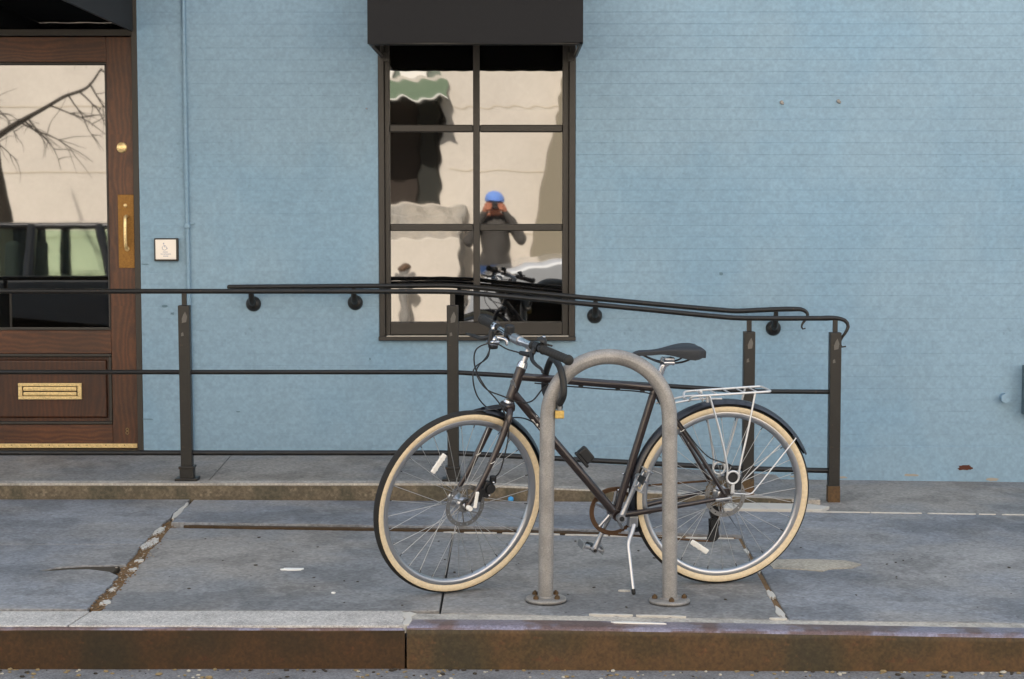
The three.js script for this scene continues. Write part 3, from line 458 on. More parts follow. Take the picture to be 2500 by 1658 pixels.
// ---------------------------------------------------------------- railings
{
  const z = 0.68, Rl = thing('ramp_railing', 'black iron railing with square posts along the front of the ramp', 'railing', [-1.593, 0, z]);
  const X = (x) => x + 1.593;
  const worn = std({ color: 0x5d5a55, roughness: 0.6, bumpMap: T.ironBump, bumpScale: 0.001 });
  const post = (x, yb, yt, lean, shoe) => {
    const p = mesh('post', rbox(0.056, yt - yb, 0.05, 0.004, 0, (yt + yb) / 2, 0), M.iron, Rl); p.position.x = X(x); p.rotation.z = lean;
    mesh('spigot', [rspan(-0.012, 0.012, yt, yt + 0.066, -0.006, 0.006, 0.002)], M.iron, p);
    if (shoe) mesh('shoe', [rspan(-0.034, 0.034, yb, yb + 0.06, -0.032, 0.032, 0.006), rspan(-0.038, 0.038, yb + 0.055, yb + 0.068, -0.036, 0.036, 0.004), rspan(-0.055, 0.055, yb - 0.004, yb + 0.01, -0.042, 0.05, 0.003)], M.iron, p);
    else mesh('rusty_foot', rspan(-0.0295, 0.0295, yb, yb + 0.085, -0.0265, 0.0265, 0.002), M.ironRust, p);
    mesh('worn_patch', extr([[-0.012, 0.0], [0.008, 0.004], [0.013, 0.03], [0.004, 0.055], [-0.006, 0.04], [-0.013, 0.02]], 0.002).translate(0.004, yt - 0.085, 0.0255), worn, p); mesh('worn_patch', extr([[-0.006, 0.0], [0.007, 0.003], [0.004, 0.02], [-0.005, 0.016]], 0.002).translate(-0.008, yt - 0.15, 0.0255), worn, p);
    return p;
  };
  post(-2.9, 0.088, 0.944, 0, true); post(-4.17, 0.088, 0.944, 0, true); post(-1.593, 0.088, 0.944, 0.004, true); post(-0.287, 0.086, 0.944, 0.003, true); post(1.157, 0.006, 0.816, 0, false); post(1.579, -0.028, 0.812, 0.003, false);
  mesh('top_rail', tube([V(-4.2, 1.012, 0), V(-2, 1.012, 0), V(-0.6, 1.011, 0), V(-0.33, 1.01, 0), V(-0.24, 1.006, 0), V(0.1, 0.975, 0), V(0.6, 0.928, 0), V(1.0, 0.889, 0), V(1.09, 0.882, 0), V(1.2, 0.880, 0), V(1.5, 0.880, 0), V(1.585, 0.880, 0), V(1.625, 0.868, 0), V(1.640, 0.843, 0), V(1.630, 0.815, 0), V(1.610, 0.785, 0), V(1.601, 0.762, 0), V(1.606, 0.744, 0), V(1.618, 0.737, 0), V(1.628, 0.742, 0)].map((p) => p.setX(X(p.x))), (t) => t < 0.955 ? 0.0125 : lerp(0.0135, 0.004, (t - 0.955) / 0.045), 320, 10, 0.5), M.iron, Rl);
  const seg = (name, pts, r) => mesh(name, tube(pts.map(([x, y]) => V(X(x), y, 0)), r, 60, 8, 0.5, true), M.iron, Rl);
  seg('middle_rail', [[-4.2, 0.617], [-0.29, 0.616], [0.1, 0.592], [1.157, 0.522], [1.579, 0.519]], 0.0115);
  seg('bottom_rail', [[-4.2, 0.219], [-0.29, 0.218], [1.157, 0.140], [1.579, 0.130]], 0.013);
}
{
  const z = 0.09, Rl = thing('wall_handrail', 'black iron handrail fixed to the blue wall under the window', 'handrail', [-1.473, 1, 0]);
  const X = (x) => x + 1.473, Yy = (y) => y - 1;
  const prof = (x) => x < -0.31 ? lerp(1.004, 1.012, (x + 1.473) / 1.163) : x < 1.154 ? lerp(1.012, 0.878, (x + 0.31) / 1.464) : 0.882;
  mesh('rail', tube([V(-1.473, 1.004, z), V(-0.6, 1.01, z), V(-0.34, 1.012, z), V(-0.26, 1.008, z), V(0.4, 0.947, z), V(1.08, 0.885, z), V(1.17, 0.879, z), V(1.3, 0.884, z), V(1.46, 0.889, z), V(1.52, 0.884, z), V(1.543, 0.862, z), V(1.535, 0.838, z), V(1.518, 0.815, z), V(1.512, 0.797, z), V(1.519, 0.785, z), V(1.530, 0.788, z)].map((p) => V(X(p.x), Yy(p.y), p.z)), (t) => t < 0.94 ? 0.0135 : lerp(0.0135, 0.004, (t - 0.94) / 0.06), 260, 10), M.iron, Rl);
  for (const [x, y] of [[-1.362, 0.911], [-0.826, 0.918], [0.436, 0.848], [1.378, 0.783]]) {
    const yr = prof(x) - y;
    mesh('bracket', [lathe([[0.0001, 0.032], [0.014, 0.031], [0.027, 0.024], [0.036, 0.012], [0.0405, 0.001], [0.0001, 0.0005]], 24).rotateX(Math.PI / 2).translate(X(x), Yy(y), 0), tube([V(X(x), Yy(y) + 0.004, 0.02), V(X(x), Yy(y) + 0.02, 0.052), V(X(x), Yy(y) + yr * 0.55, z - 0.012), V(X(x), Yy(y) + yr - 0.004, z)], (t) => lerp(0.020, 0.0115, t), 16, 10)], M.iron, Rl);
  }
}

// ---------------------------------------------------------------- bike rack
{
  const r = thing('bike_rack', 'grey galvanised hoop bike rack bolted to the pavement in front of the bicycle', 'bike rack', [0.348, 0, 2.89]);
  const h = 0.2235, R = 0.0275, yc = 0.889 - h, pts = [V(-h - 0.002, -0.006, 0), V(-h, 0.3, 0)];
  for (let i = 0; i <= 24; i++) { const a = Math.PI * (1 - i / 24); pts.push(V(Math.cos(a) * (h - 0.004), yc + Math.sin(a) * h, 0)); }
  pts.push(V(h, 0.3, 0), V(h + 0.002, -0.012, 0));
  mesh('hoop', tube(pts, R, 120, 22, 0.5), M.galv, r);
  for (const s of [-1, 1]) {
    const f = part('base_flange', r), y = fall(0.348 + s * h) - 0.002; f.position.set(s * (h + 0.001), y, 0); f.rotation.y = s * 0.4;
    mesh('plate', [lathe([[0.0001, 0.016], [0.066, 0.016], [0.073, 0.013], [0.0745, 0.009], [0.0745, 0.0], [0.0001, 0.0]], 40), torus(0.0295, 0.004, 6, 28).rotateX(Math.PI / 2).translate(0, 0.017, 0)], M.galv, f);
    for (let k = 0; k < 4; k++) { const a = k * Math.PI / 2 + 0.35; mesh('bolt', [new THREE.CylinderGeometry(0.009, 0.0105, 0.011, 6).translate(Math.cos(a) * 0.054, 0.021, Math.sin(a) * 0.054), new THREE.SphereGeometry(0.006, 8, 6).translate(Math.cos(a) * 0.054, 0.026, Math.sin(a) * 0.054)], M.ironRust, f); }
  }
}

// ---------------------------------------------------------------- the bicycle (x back, y up, z to its left)
const bike = thing('bicycle', 'dark brown city bicycle with cream tyres and a silver rear carrier leaning on its kickstand', 'bicycle', [0.788, -0.0105, 2.56]);
const B = (f, u, l = 0) => V(-f, u, l);
{
  const fwd = V(-0.97798, 0.009477, 0.208484), up = V(0.023789, 0.997519, 0.066253), left = V(0.207339, -0.069753, 0.975779);
  bike.quaternion.setFromRotationMatrix(new THREE.Matrix4().makeBasis(fwd.clone().negate(), up, left));
}
const HB = B(0.83, 0.728), axis = V(0.3213, 0.947, 0).normalize(), STEER = 20 * Math.PI / 180;
const Sm = new THREE.Matrix4().makeTranslation(HB.x, HB.y, HB.z).multiply(new THREE.Matrix4().makeRotationAxis(axis, STEER)).multiply(new THREE.Matrix4().makeTranslation(-HB.x, -HB.y, -HB.z));
const turned = (g) => { (Array.isArray(g) ? g : [g]).forEach((x) => x.applyMatrix4(Sm)); return g; };
const st = (f, u, l = 0) => B(f, u, l).applyMatrix4(Sm);       // a point that turns with the fork
const RA = B(0, 0.35), FA = B(1.017, 0.35);

function wheel(name, label, front) {
  const w = part(name, bike), r = rng(front ? 5 : 6);
  const lz = (pts, seg = 72) => lathe(pts, seg).rotateX(Math.PI / 2);
  const prof = (a0, a1, n, R = 0.0185, S = 0.02) => Array.from({ length: n + 1 }, (_, i) => { const a = lerp(a0, a1, i / n); return [0.3315 + Math.cos(a) * R, Math.sin(a) * S]; });
  mesh('tread', lz(prof(-1.12, 1.12, 12), 96), M.tread, w);
  mesh('sidewall', [lz(prof(1.12, 2.5, 8, 0.0183, 0.0198), 96), lz(prof(-2.5, -1.12, 8, 0.0183, 0.0198), 96)], M.gum, w);
  const bead = std({ color: 0x3a342c, roughness: 0.8 });
  mesh('rim', lz([[0.3185, -0.0125], [0.315, -0.0135], [0.306, -0.0135], [0.300, -0.011], [0.2965, -0.006], [0.2955, 0], [0.2965, 0.006], [0.300, 0.011], [0.306, 0.0135], [0.315, 0.0135], [0.3185, 0.0125]], 96), M.alloy, w);
  const hz = front ? [0.022, -0.032] : [0.030, -0.022], fr = 0.024;
  mesh('hub', [lathe([[0.0001, -0.052], [0.0085, -0.052], [0.0085, -0.044], [0.014, -0.040], [fr + 0.004, hz[1] - 0.002], [fr + 0.004, hz[1] + 0.002], [0.014, hz[1] + 0.008], [0.0125, 0], [0.014, hz[0] - 0.008], [fr + 0.004, hz[0] - 0.002], [fr + 0.004, hz[0] + 0.002], [0.016, 0.036], [0.0085, 0.044], [0.0085, 0.054], [0.0001, 0.054]], 28).rotateX(Math.PI / 2)], M.alloy, w);
  for (let i = 0; i < 32; i++) {
    const side = i % 2 ? -1 : 1, z = side > 0 ? hz[0] : hz[1], k = Math.floor(i / 2), dir = k % 2 ? 1 : -1, ar = i / 32 * 6.2832 + 0.05, ah = ar + dir * 1.02;
    mesh('spoke', cyl(V(Math.cos(ah) * fr, Math.sin(ah) * fr, z + (dir > 0 ? 0.002 : -0.002)), V(Math.cos(ar) * 0.2965, Math.sin(ar) * 0.2965, side * 0.003), 0.00115, 0.00115, 5), M.spoke, w);
  }
  for (let i = 0; i < 32; i++) { const a = i / 32 * 6.2832 + 0.05; mesh('nipple', cyl(V(Math.cos(a) * 0.297, Math.sin(a) * 0.297, 0), V(Math.cos(a) * 0.284, Math.sin(a) * 0.284, (i % 2 ? -1 : 1) * 0.003), 0.002, 0.0017, 5), M.black, w); }
  // disc rotor on the left
  const holes = []; for (let i = 0; i < 18; i++) { const a = i / 18 * 6.2832; holes.push([Math.cos(a) * 0.072 , Math.sin(a) * 0.072, 0.003]); }
  const rot = [ring(0.08, 0.0635, 0.0018, 48, holes).translate(0, 0, 0.040), ring(0.026, 0.012, 0.002).translate(0, 0, 0.040)];
  for (let i = 0; i < 6; i++) { const a = i / 6 * 6.2832; rot.push(cyl(V(Math.cos(a) * 0.022, Math.sin(a) * 0.022, 0.040), V(Math.cos(a + 0.5) * 0.066, Math.sin(a + 0.5) * 0.066, 0.040), 0.0028, 0.0028, 5)); }
  mesh('disc_rotor', rot, M.rotor, w);
  // spoke reflector
  const ra = front ? 2.30 : 0, R = 0.215;
  const refl = mesh('reflector', [rbox(0.082, 0.021, 0.010, 0.005, 0, 0, 0), rbox(0.008, 0.0225, 0.0115, 0.003, -0.022, 0, 0), rbox(0.008, 0.0225, 0.0115, 0.003, 0.022, 0, 0), rbox(0.003, 0.023, 0.0125, 0.001, 0, 0, 0)], M.reflector, w);
  return { w, refl };
}
{
  const { w: rw, refl: r1 } = wheel('rear_wheel', '', false); rw.position.copy(RA);
  r1.position.set(-0.083, -0.203, 0.008); r1.rotation.z = -0.58;
  const cas = part('cassette', bike); cas.position.copy(RA);
  for (let k = 0; k < 7; k++) { const ro = 0.058 - k * 0.0048, o = []; for (let i = 0; i < 48; i++) { const a = i / 48 * 6.2832, q = i % 2 ? ro : ro - 0.004; o.push([Math.cos(a) * q, Math.sin(a) * q]); } mesh('cog', extr(o, 0.002).translate(0, 0, -0.030 - k * 0.0032), std({ color: 0x8a7a62, roughness: 0.55, metalness: 0.7 }), cas); }
  const { w: fw, refl: r2 } = wheel('front_wheel', '', true);
  fw.applyMatrix4(Sm.clone().multiply(new THREE.Matrix4().makeTranslation(FA.x, FA.y, FA.z)));
  r2.position.set(-0.105, 0.165, 0.012); r2.rotation.z = 0.94;
}
{ // frame
  const bb = B(0.415, 0.283), cl = B(0.281, 0.752), htT = B(0.792, 0.84), htB = B(0.83, 0.728), g = [];
  const at = (a, b, t) => a.clone().lerp(b, t);
  g.push(cyl(at(htT, htB, -0.02), at(htT, htB, 1.02), 0.0185, 0.0185, 20));
  g.push(cyl(B(0.803, 0.811), B(0.276, 0.762), 0.0148, 0.0148, 18));                 // top tube
  g.push(cyl(B(0.822, 0.752), bb, 0.0165, 0.0165, 18));                              // down tube
  g.push(cyl(bb, at(bb, cl, 1.055), 0.0148, 0.0148, 18));                            // seat tube
  g.push(cyl(B(0.415, 0.283, -0.034), B(0.415, 0.283, 0.034), 0.0205, 0.0205, 22));
  for (const s of [-1, 1]) {
    g.push(tube([B(0.40, 0.285, s * 0.024), B(0.33, 0.296, s * 0.036), B(0.2, 0.318, s * 0.052), B(0.03, 0.347, s * 0.063)], (t) => lerp(0.0115, 0.008, t), 24, 12));
    g.push(tube([B(0.277, 0.745, s * 0.014), B(0.22, 0.665, s * 0.034), B(0.12, 0.525, s * 0.056), B(0.012, 0.365, s * 0.064)], (t) => lerp(0.0085, 0.0078, t), 24, 12));
    g.push(extr([[-0.045, 0.346], [-0.01, 0.385], [0.006, 0.385], [0.014, 0.36], [0.012, 0.338], [-0.005, 0.335]], 0.006, 0.0015).translate(0, 0, s * 0.063));
  }
  g.push(cyl(B(0.345, 0.30, -0.036), B(0.345, 0.30, 0.036), 0.007, 0.007, 10), cyl(B(0.245, 0.70, -0.026), B(0.245, 0.70, 0.026), 0.006, 0.006, 10));
  const fr = mesh('frame', g, M.bikePaint, bike);
  mesh('head_badge', extr([[-0.008, -0.016], [0.008, -0.016], [0.008, 0.012], [0, 0.018], [-0.008, 0.012]], 0.002, 0.0006).rotateY(-Math.PI / 2 + 0.85).translate(0, 0, 0).rotateZ(0.327).translate(-0.812 - 0.0125 * 1, 0.786, 0.0135), M.alloy, fr);
  const font = await new FontLoader().loadAsync('fonts/droid/droid_sans_bold.typeface.json');
  const txt = new TextGeometry('LIN', { font, size: 0.026, depth: 0.002, curveSegments: 3 }); txt.computeBoundingBox();
  const dx = bb.x - (-0.822), dy = bb.y - 0.752, ang = Math.atan2(dy, dx);
  { const p = txt.attributes.position; for (let i = 0; i < p.count; i++) { const y = p.getY(i) - 0.013, a = y / 0.0168, z = p.getZ(i); p.setXYZ(i, p.getX(i) * 1.25, Math.sin(a) * (0.0166 + z * 0.6), Math.cos(a) * (0.0166 + z * 0.6)); } txt.computeVertexNormals(); }
  txt.rotateZ(ang).translate(-0.822 + dx * 0.19, 0.752 + dy * 0.19, 0);
  mesh('lettering', txt, M.white, fr);
  for (const [f, u] of [[0.185, 0.585], [0.151, 0.541]]) mesh('clip', torus(0.0093, 0.0014, 6, 20).rotateX(Math.PI / 2).rotateZ(0.62).translate(-f + 0.004, u + 0.024, 0.047), M.white, fr);
  mesh('bottle_boss', [new THREE.SphereGeometry(0.004, 8, 6).translate(-0.392, 0.437, 0.003), new THREE.SphereGeometry(0.004, 8, 6).translate(-0.368, 0.455, 0.003), new THREE.SphereGeometry(0.004, 8, 6).translate(-0.409, 0.376, 0.004)], M.chrome, fr);
  mesh('lock_mount', [rbox(0.06, 0.04, 0.034, 0.008, 0, 0, 0).rotateZ(-0.86).translate(-0.538, 0.512, 0), rbox(0.07, 0.012, 0.03, 0.004, 0, 0, 0).rotateZ(-0.86).translate(-0.553, 0.494, 0)], M.black, bike);
  // rear brake cable under the top tube, with guides
  const tt = (t, d) => V(lerp(-0.803, -0.276, t), lerp(0.811, 0.762, t) - d, 0.006);
  mesh('rear_brake_cable', [tube([tt(0.12, 0.019), tt(0.3, 0.0205), tt(0.6, 0.0205), tt(0.92, 0.0205), B(0.262, 0.728, 0.02), B(0.205, 0.655, 0.045), B(0.12, 0.545, 0.064), B(0.075, 0.505, 0.066), B(0.03, 0.488, 0.066), B(-0.015, 0.47, 0.066), B(-0.028, 0.43, 0.07)], 0.0026, 90, 6), ...[0.2, 0.45, 0.72, 0.9].map((t) => rbox(0.018, 0.008, 0.008, 0.002, tt(t, 0.018).x, tt(t, 0.018).y, 0.004))], M.black, bike);
}
{ // fork, headset
  const g = [];
  for (const s of [-1, 1]) g.push(tube([B(0.838, 0.702, s * 0.012), B(0.852, 0.682, s * 0.038), B(0.88, 0.61, s * 0.048), B(0.916, 0.53, s * 0.052), B(0.958, 0.445, s * 0.054), B(1.012, 0.358, s * 0.055)], (t) => t < 0.15 ? lerp(0.011, 0.0138, t / 0.15) : lerp(0.0138, 0.0085, (t - 0.15) / 0.85), 40, 14));
  g.push(rbox(0.04, 0.035, 0.062, 0.012, -0.840, 0.700, 0), cyl(B(0.836, 0.695), B(0.832, 0.722), 0.017, 0.017, 18));
  for (const s of [-1, 1]) g.push(extr([[-0.012, 0.022], [0.012, 0.022], [0.010, -0.012], [-0.010, -0.012]], 0.005, 0.001).translate(-1.015, 0.35, s * 0.055));
  const fk = mesh('fork', turned(g), M.bikePaint, bike);
  mesh('clip', turned([torus(0.0128, 0.0014, 6, 22).rotateX(Math.PI / 2).rotateZ(0.45).translate(-0.924, 0.513, 0.052), torus(0.0128, 0.0014, 6, 22).rotateX(Math.PI / 2).rotateZ(0.45).translate(-0.924, 0.513, -0.052)]), M.white, fk);
  mesh('lower_headset', turned([cyl(B(0.8325, 0.7205), B(0.8355, 0.712), 0.021, 0.0215, 20)]), M.chrome, bike);
  mesh('upper_headset', turned([cyl(B(0.790, 0.846), B(0.7845, 0.8625), 0.0205, 0.0175, 20), cyl(B(0.7845, 0.8625), B(0.783, 0.867), 0.0150, 0.0150, 18)]), M.chrome, bike);
  // caliper on the left blade
  const cp = mesh('front_caliper', turned([rbox(0.04, 0.062, 0.030, 0.008, 0, 0, 0).rotateZ(-0.35).translate(-0.938, 0.408, 0.046), new THREE.CylinderGeometry(0.018, 0.018, 0.026, 16).rotateX(Math.PI / 2).translate(-0.930, 0.415, 0.060), rbox(0.022, 0.03, 0.02, 0.005, 0, 0, 0).translate(-0.912, 0.442, 0.05), rbox(0.02, 0.05, 0.014, 0.004, 0, 0, 0).rotateZ(-0.3).translate(-0.965, 0.39, 0.055)]), M.black, bike);
  mesh('caliper_bolt', turned([new THREE.SphereGeometry(0.005, 8, 6).translate(-0.918, 0.436, 0.066), new THREE.SphereGeometry(0.0045, 8, 6).translate(-0.932, 0.388, 0.064)]), M.chrome, cp);
  mesh('quick_release', turned([rbox(0.013, 0.062, 0.008, 0.003, 0, 0, 0).rotateZ(-0.12).translate(-0.995, 0.383, 0.079), new THREE.CylinderGeometry(0.009, 0.010, 0.018, 14).rotateX(Math.PI / 2).translate(-1.015, 0.35, 0.068), new THREE.CylinderGeometry(0.009, 0.010, 0.014, 14).rotateX(Math.PI / 2).translate(-1.015, 0.35, -0.066)]), M.white, bike);
}
{ // stem, bar, grips, levers, bell
  const BF = 0.818, BU = 0.952;
  mesh('stem', turned([cyl(B(0.785, 0.858), B(0.764, 0.918), 0.0112, 0.0112, 16), tube([B(0.763, 0.912), B(0.768, 0.925), B(0.790, 0.936), B(BF, BU)], (t) => lerp(0.0135, 0.0115, t), 20, 14), cyl(B(BF, BU, -0.022), B(BF, BU, 0.022), 0.0185, 0.0185, 18), new THREE.SphereGeometry(0.012, 12, 8).scale(1, 0.7, 1).translate(-0.762, 0.925, 0)]), M.alloy, bike);
  const hb = (l) => B(BF - 0.028 * Math.pow(Math.abs(l) / 0.3, 1.6), BU + 0.004 * Math.sin(Math.abs(l) / 0.3 * Math.PI), l);
  mesh('handlebar', turned([tube([-0.295, -0.2, -0.12, -0.06, 0, 0.06, 0.12, 0.2, 0.295].map(hb), (t) => 0.0112 + 0.0045 * Math.exp(-(((t - 0.5) * 14) ** 2)), 60, 14)]), M.chrome, bike);
  for (const s of [-1, 1]) {
    const a = s > 0 ? 0.165 : 0.195, gp = [a, 0.22, 0.26, 0.305].map((x) => hb(s * x));
    mesh('grip', turned([tube(gp, (t) => 0.0162 + 0.0012 * Math.sin(t * 60) * 0.3 + (t > 0.95 || t < 0.04 ? 0.0025 : 0), 50, 16)]), M.rubber, bike);
  }
  // left brake lever: black
  const l0 = hb(0.128);
  mesh('brake_lever', turned([cyl(hb(0.118), hb(0.142), 0.0175, 0.0175, 16), tube([l0.clone().add(V(-0.012, -0.010, 0)), l0.clone().add(V(-0.026, -0.024, 0.004)), l0.clone().add(V(-0.032, -0.030, -0.028)), l0.clone().add(V(-0.036, -0.032, -0.05))], (t) => lerp(0.011, 0.008, t), 20, 10), tube([l0.clone().add(V(-0.026, -0.022, 0.008)), l0.clone().add(V(-0.040, -0.034, 0.035)), l0.clone().add(V(-0.048, -0.042, 0.075)), l0.clone().add(V(-0.045, -0.05, 0.11)), l0.clone().add(V(-0.050, -0.056, 0.125))], (t) => lerp(0.0085, 0.0048, t), 26, 8)]), M.black, bike);
  mesh('clamp_ring', turned([cyl(hb(0.098), hb(0.114), 0.0165, 0.0165, 16)]), M.rubber, bike);
  // right: silver lever and shifter
  const r0 = hb(-0.155);
  const rl = mesh('gear_shifter', turned([cyl(hb(-0.182), hb(-0.165), 0.0185, 0.0185, 16), tube([r0.clone().add(V(-0.004, 0.008, -0.014)), r0.clone().add(V(-0.014, -0.014, -0.006)), r0.clone().add(V(-0.018, -0.036, 0.004)), r0.clone().add(V(-0.020, -0.05, 0.01))], (t) => 0.0095 + 0.004 * Math.sin(t * 9), 24, 12), rbox(0.038, 0.022, 0.05, 0.008, r0.x - 0.022, r0.y - 0.05, r0.z + 0.006), tube([r0.clone().add(V(-0.01, -0.03, 0.02)), r0.clone().add(V(0.01, -0.036, 0.046)), r0.clone().add(V(0.012, -0.05, 0.05))], 0.006, 14, 8)]), M.chrome, bike);
  mesh('cable_stop', turned([rbox(0.03, 0.02, 0.03, 0.006, r0.x - 0.02, r0.y - 0.066, r0.z + 0.006)]), M.black, rl);
  mesh('brake_lever', turned([cyl(hb(-0.162), hb(-0.146), 0.0170, 0.0170, 16), tube([r0.clone().add(V(-0.012, -0.012, 0.004)), r0.clone().add(V(-0.034, -0.032, -0.004)), r0.clone().add(V(-0.052, -0.042, -0.03)), r0.clone().add(V(-0.06, -0.044, -0.08)), r0.clone().add(V(-0.058, -0.05, -0.13))], (t) => lerp(0.010, 0.0045, t), 30, 10), tube([r0.clone().add(V(-0.03, -0.012, 0.004)), r0.clone().add(V(-0.036, -0.05, 0.008))], 0.010, 8, 10)]), M.black, bike);
  // bell near the left grip, gear display near the stem
  const b0 = hb(0.158);
  mesh('bell', turned([cyl(hb(0.146), hb(0.158), 0.0155, 0.0155, 14), cyl(b0.clone().add(V(0, 0.012, -0.004)), b0.clone().add(V(-0.002, 0.032, -0.004)), 0.006, 0.006, 10), lathe([[0.0001, 0.02], [0.010, 0.019], [0.017, 0.013], [0.0205, 0.003], [0.0205, 0.0]], 24).rotateZ(-0.5).translate(b0.x - 0.002, b0.y + 0.024, b0.z - 0.006), tube([b0.clone().add(V(0.004, 0.02, 0.006)), b0.clone().add(V(0.02, 0.018, 0.03))], 0.004, 8, 8)]), M.black, bike);
  mesh('bell_cap', turned([new THREE.SphereGeometry(0.007, 12, 8).scale(1, 0.6, 1).translate(b0.x + 0.007, b0.y + 0.043, b0.z - 0.006)]), M.chrome, bike);
  const d0 = hb(-0.062);
  mesh('lamp_bracket', turned([rbox(0.034, 0.034, 0.03, 0.010, d0.x, d0.y + 0.022, d0.z), cyl(hb(-0.072), hb(-0.052), 0.0175, 0.0175, 14)]), M.black, bike);
  // cables
  const w = (p) => p.clone().applyMatrix4(Sm), cab = (name, pts) => mesh(name, tube(pts, 0.0027, 70, 6), M.black, bike);
  const lt = w(l0.clone().add(V(-0.036, -0.032, -0.05))), rs = w(r0.clone().add(V(-0.03, -0.07, 0.006))), rb = w(r0.clone().add(V(-0.036, -0.05, 0.008)));
  cab('front_brake_cable', [lt, lt.clone().add(V(-0.04, 0.008, -0.03)), st(0.935, 0.955, 0.03), st(0.985, 0.93, 0.0), st(0.985, 0.87, -0.01), st(0.945, 0.79, 0.0), st(0.89, 0.72, 0.03), st(0.866, 0.64, 0.06), st(0.882, 0.53, 0.069), st(0.898, 0.47, 0.066), st(0.908, 0.452, 0.055)]);
  cab('gear_cable', [rs, rs.clone().add(V(-0.012, -0.03, 0.0)), st(0.945, 0.82, -0.06), st(0.925, 0.77, -0.02), B(0.86, 0.742, 0.028), B(0.81, 0.722, 0.032), B(0.755, 0.722, 0.022), B(0.71, 0.77, 0.018), B(0.685, 0.782, 0.01)]);
  cab('rear_cable', [rb, rb.clone().add(V(-0.004, -0.05, 0)), st(0.965, 0.83, -0.05), st(0.955, 0.745, -0.03), st(0.91, 0.69, 0.0), B(0.86, 0.665, 0.03), B(0.79, 0.662, 0.03), B(0.745, 0.642, 0.02), B(0.735, 0.63, 0.012)]);
}
{ // saddle and post
  const L = 18, Sg = 20, pos = [], idx = [];
  for (let i = 0; i <= L; i++) {
    const t = i / L, f = lerp(0.373, 0.105, t), hw = t < 0.04 ? 0.010 : 0.017 + 0.060 * smooth(0.30, 0.85, t) - (t > 0.9 ? (t - 0.9) * 0.16 : 0), yt = 0.902 + 0.004 * Math.sin(t * 3) + 0.021 * smooth(0.25, 0.85, t) - (t > 0.93 ? (t - 0.93) * 0.16 : 0) - (t < 0.08 ? (0.08 - t) * 0.12 : 0), dp = 0.018 + 0.032 * smooth(0.35, 0.85, t) - (t > 0.86 ? (t - 0.86) * 0.14 : 0);
    for (let j = 0; j <= Sg; j++) { const a = lerp(-0.30, Math.PI + 0.30, j / Sg), c = Math.cos(a), s = Math.sin(a), p = (x, k) => Math.sign(x) * Math.pow(Math.abs(x), k); const side = p(c, 0.7) * hw, y = s >= 0 ? yt - dp * 0.42 + p(s, 0.6) * dp * 0.42 - (Math.abs(c) < 0.25 ? 0.002 * t : 0) : yt - dp * 0.42 + s * dp * 2.0; pos.push(-f, y, side); }
  }
  const W = Sg + 1; for (let i = 0; i < L; i++) for (let j = 0; j < Sg; j++) { const a = i * W + j, b = a + W; idx.push(a, a + 1, b, b, a + 1, b + 1); }
  for (const [i, fl] of [[0, 0], [L, 1]]) { const c = pos.length / 3, b = i * W; let sx = 0, sy = 0; for (let j = 0; j <= Sg; j++) { sx += pos[(b + j) * 3]; sy += pos[(b + j) * 3 + 1]; } pos.push(sx / W, sy / W - 0.004, 0); for (let j = 0; j < Sg; j++) fl ? idx.push(c, b + j + 1, b + j) : idx.push(c, b + j, b + j + 1); }
  const g = new THREE.BufferGeometry(); g.setAttribute('position', new THREE.Float32BufferAttribute(pos, 3)); g.setIndex(idx); g.setAttribute('uv', new THREE.Float32BufferAttribute(new Float32Array(pos.length / 3 * 2), 2)); g.computeVertexNormals();
  const m2 = M.saddle.clone(); m2.side = THREE.DoubleSide;
  const sd = mesh('saddle', g, m2, bike);
  mesh('saddle_rail', [-1, 1].map((s) => tube([B(0.335, 0.888, s * 0.008), B(0.30, 0.872, s * 0.018), B(0.26, 0.859, s * 0.022), B(0.20, 0.859, s * 0.022), B(0.17, 0.868, s * 0.032), B(0.145, 0.885, s * 0.045)], 0.0036, 30, 8)), M.black, sd);
  mesh('seat_post', [cyl(B(0.276, 0.770), B(0.252, 0.842), 0.0132, 0.0132, 18), tube([B(0.254, 0.836), B(0.248, 0.848), B(0.236, 0.856)], 0.0135, 10, 14), rbox(0.046, 0.014, 0.054, 0.005, -0.234, 0.858, 0), rbox(0.04, 0.010, 0.05, 0.004, -0.232, 0.872, 0), cyl(B(0.212, 0.846), B(0.212, 0.876), 0.0035, 0.0035, 8), cyl(B(0.258, 0.848), B(0.258, 0.876), 0.0035, 0.0035, 8)], M.chrome, bike);
  mesh('seat_clamp', [cyl(B(0.279, 0.757), B(0.274, 0.776), 0.0175, 0.0175, 18), cyl(B(0.262, 0.764, -0.018), B(0.262, 0.764, 0.018), 0.004, 0.004, 8)], M.black, bike);
}
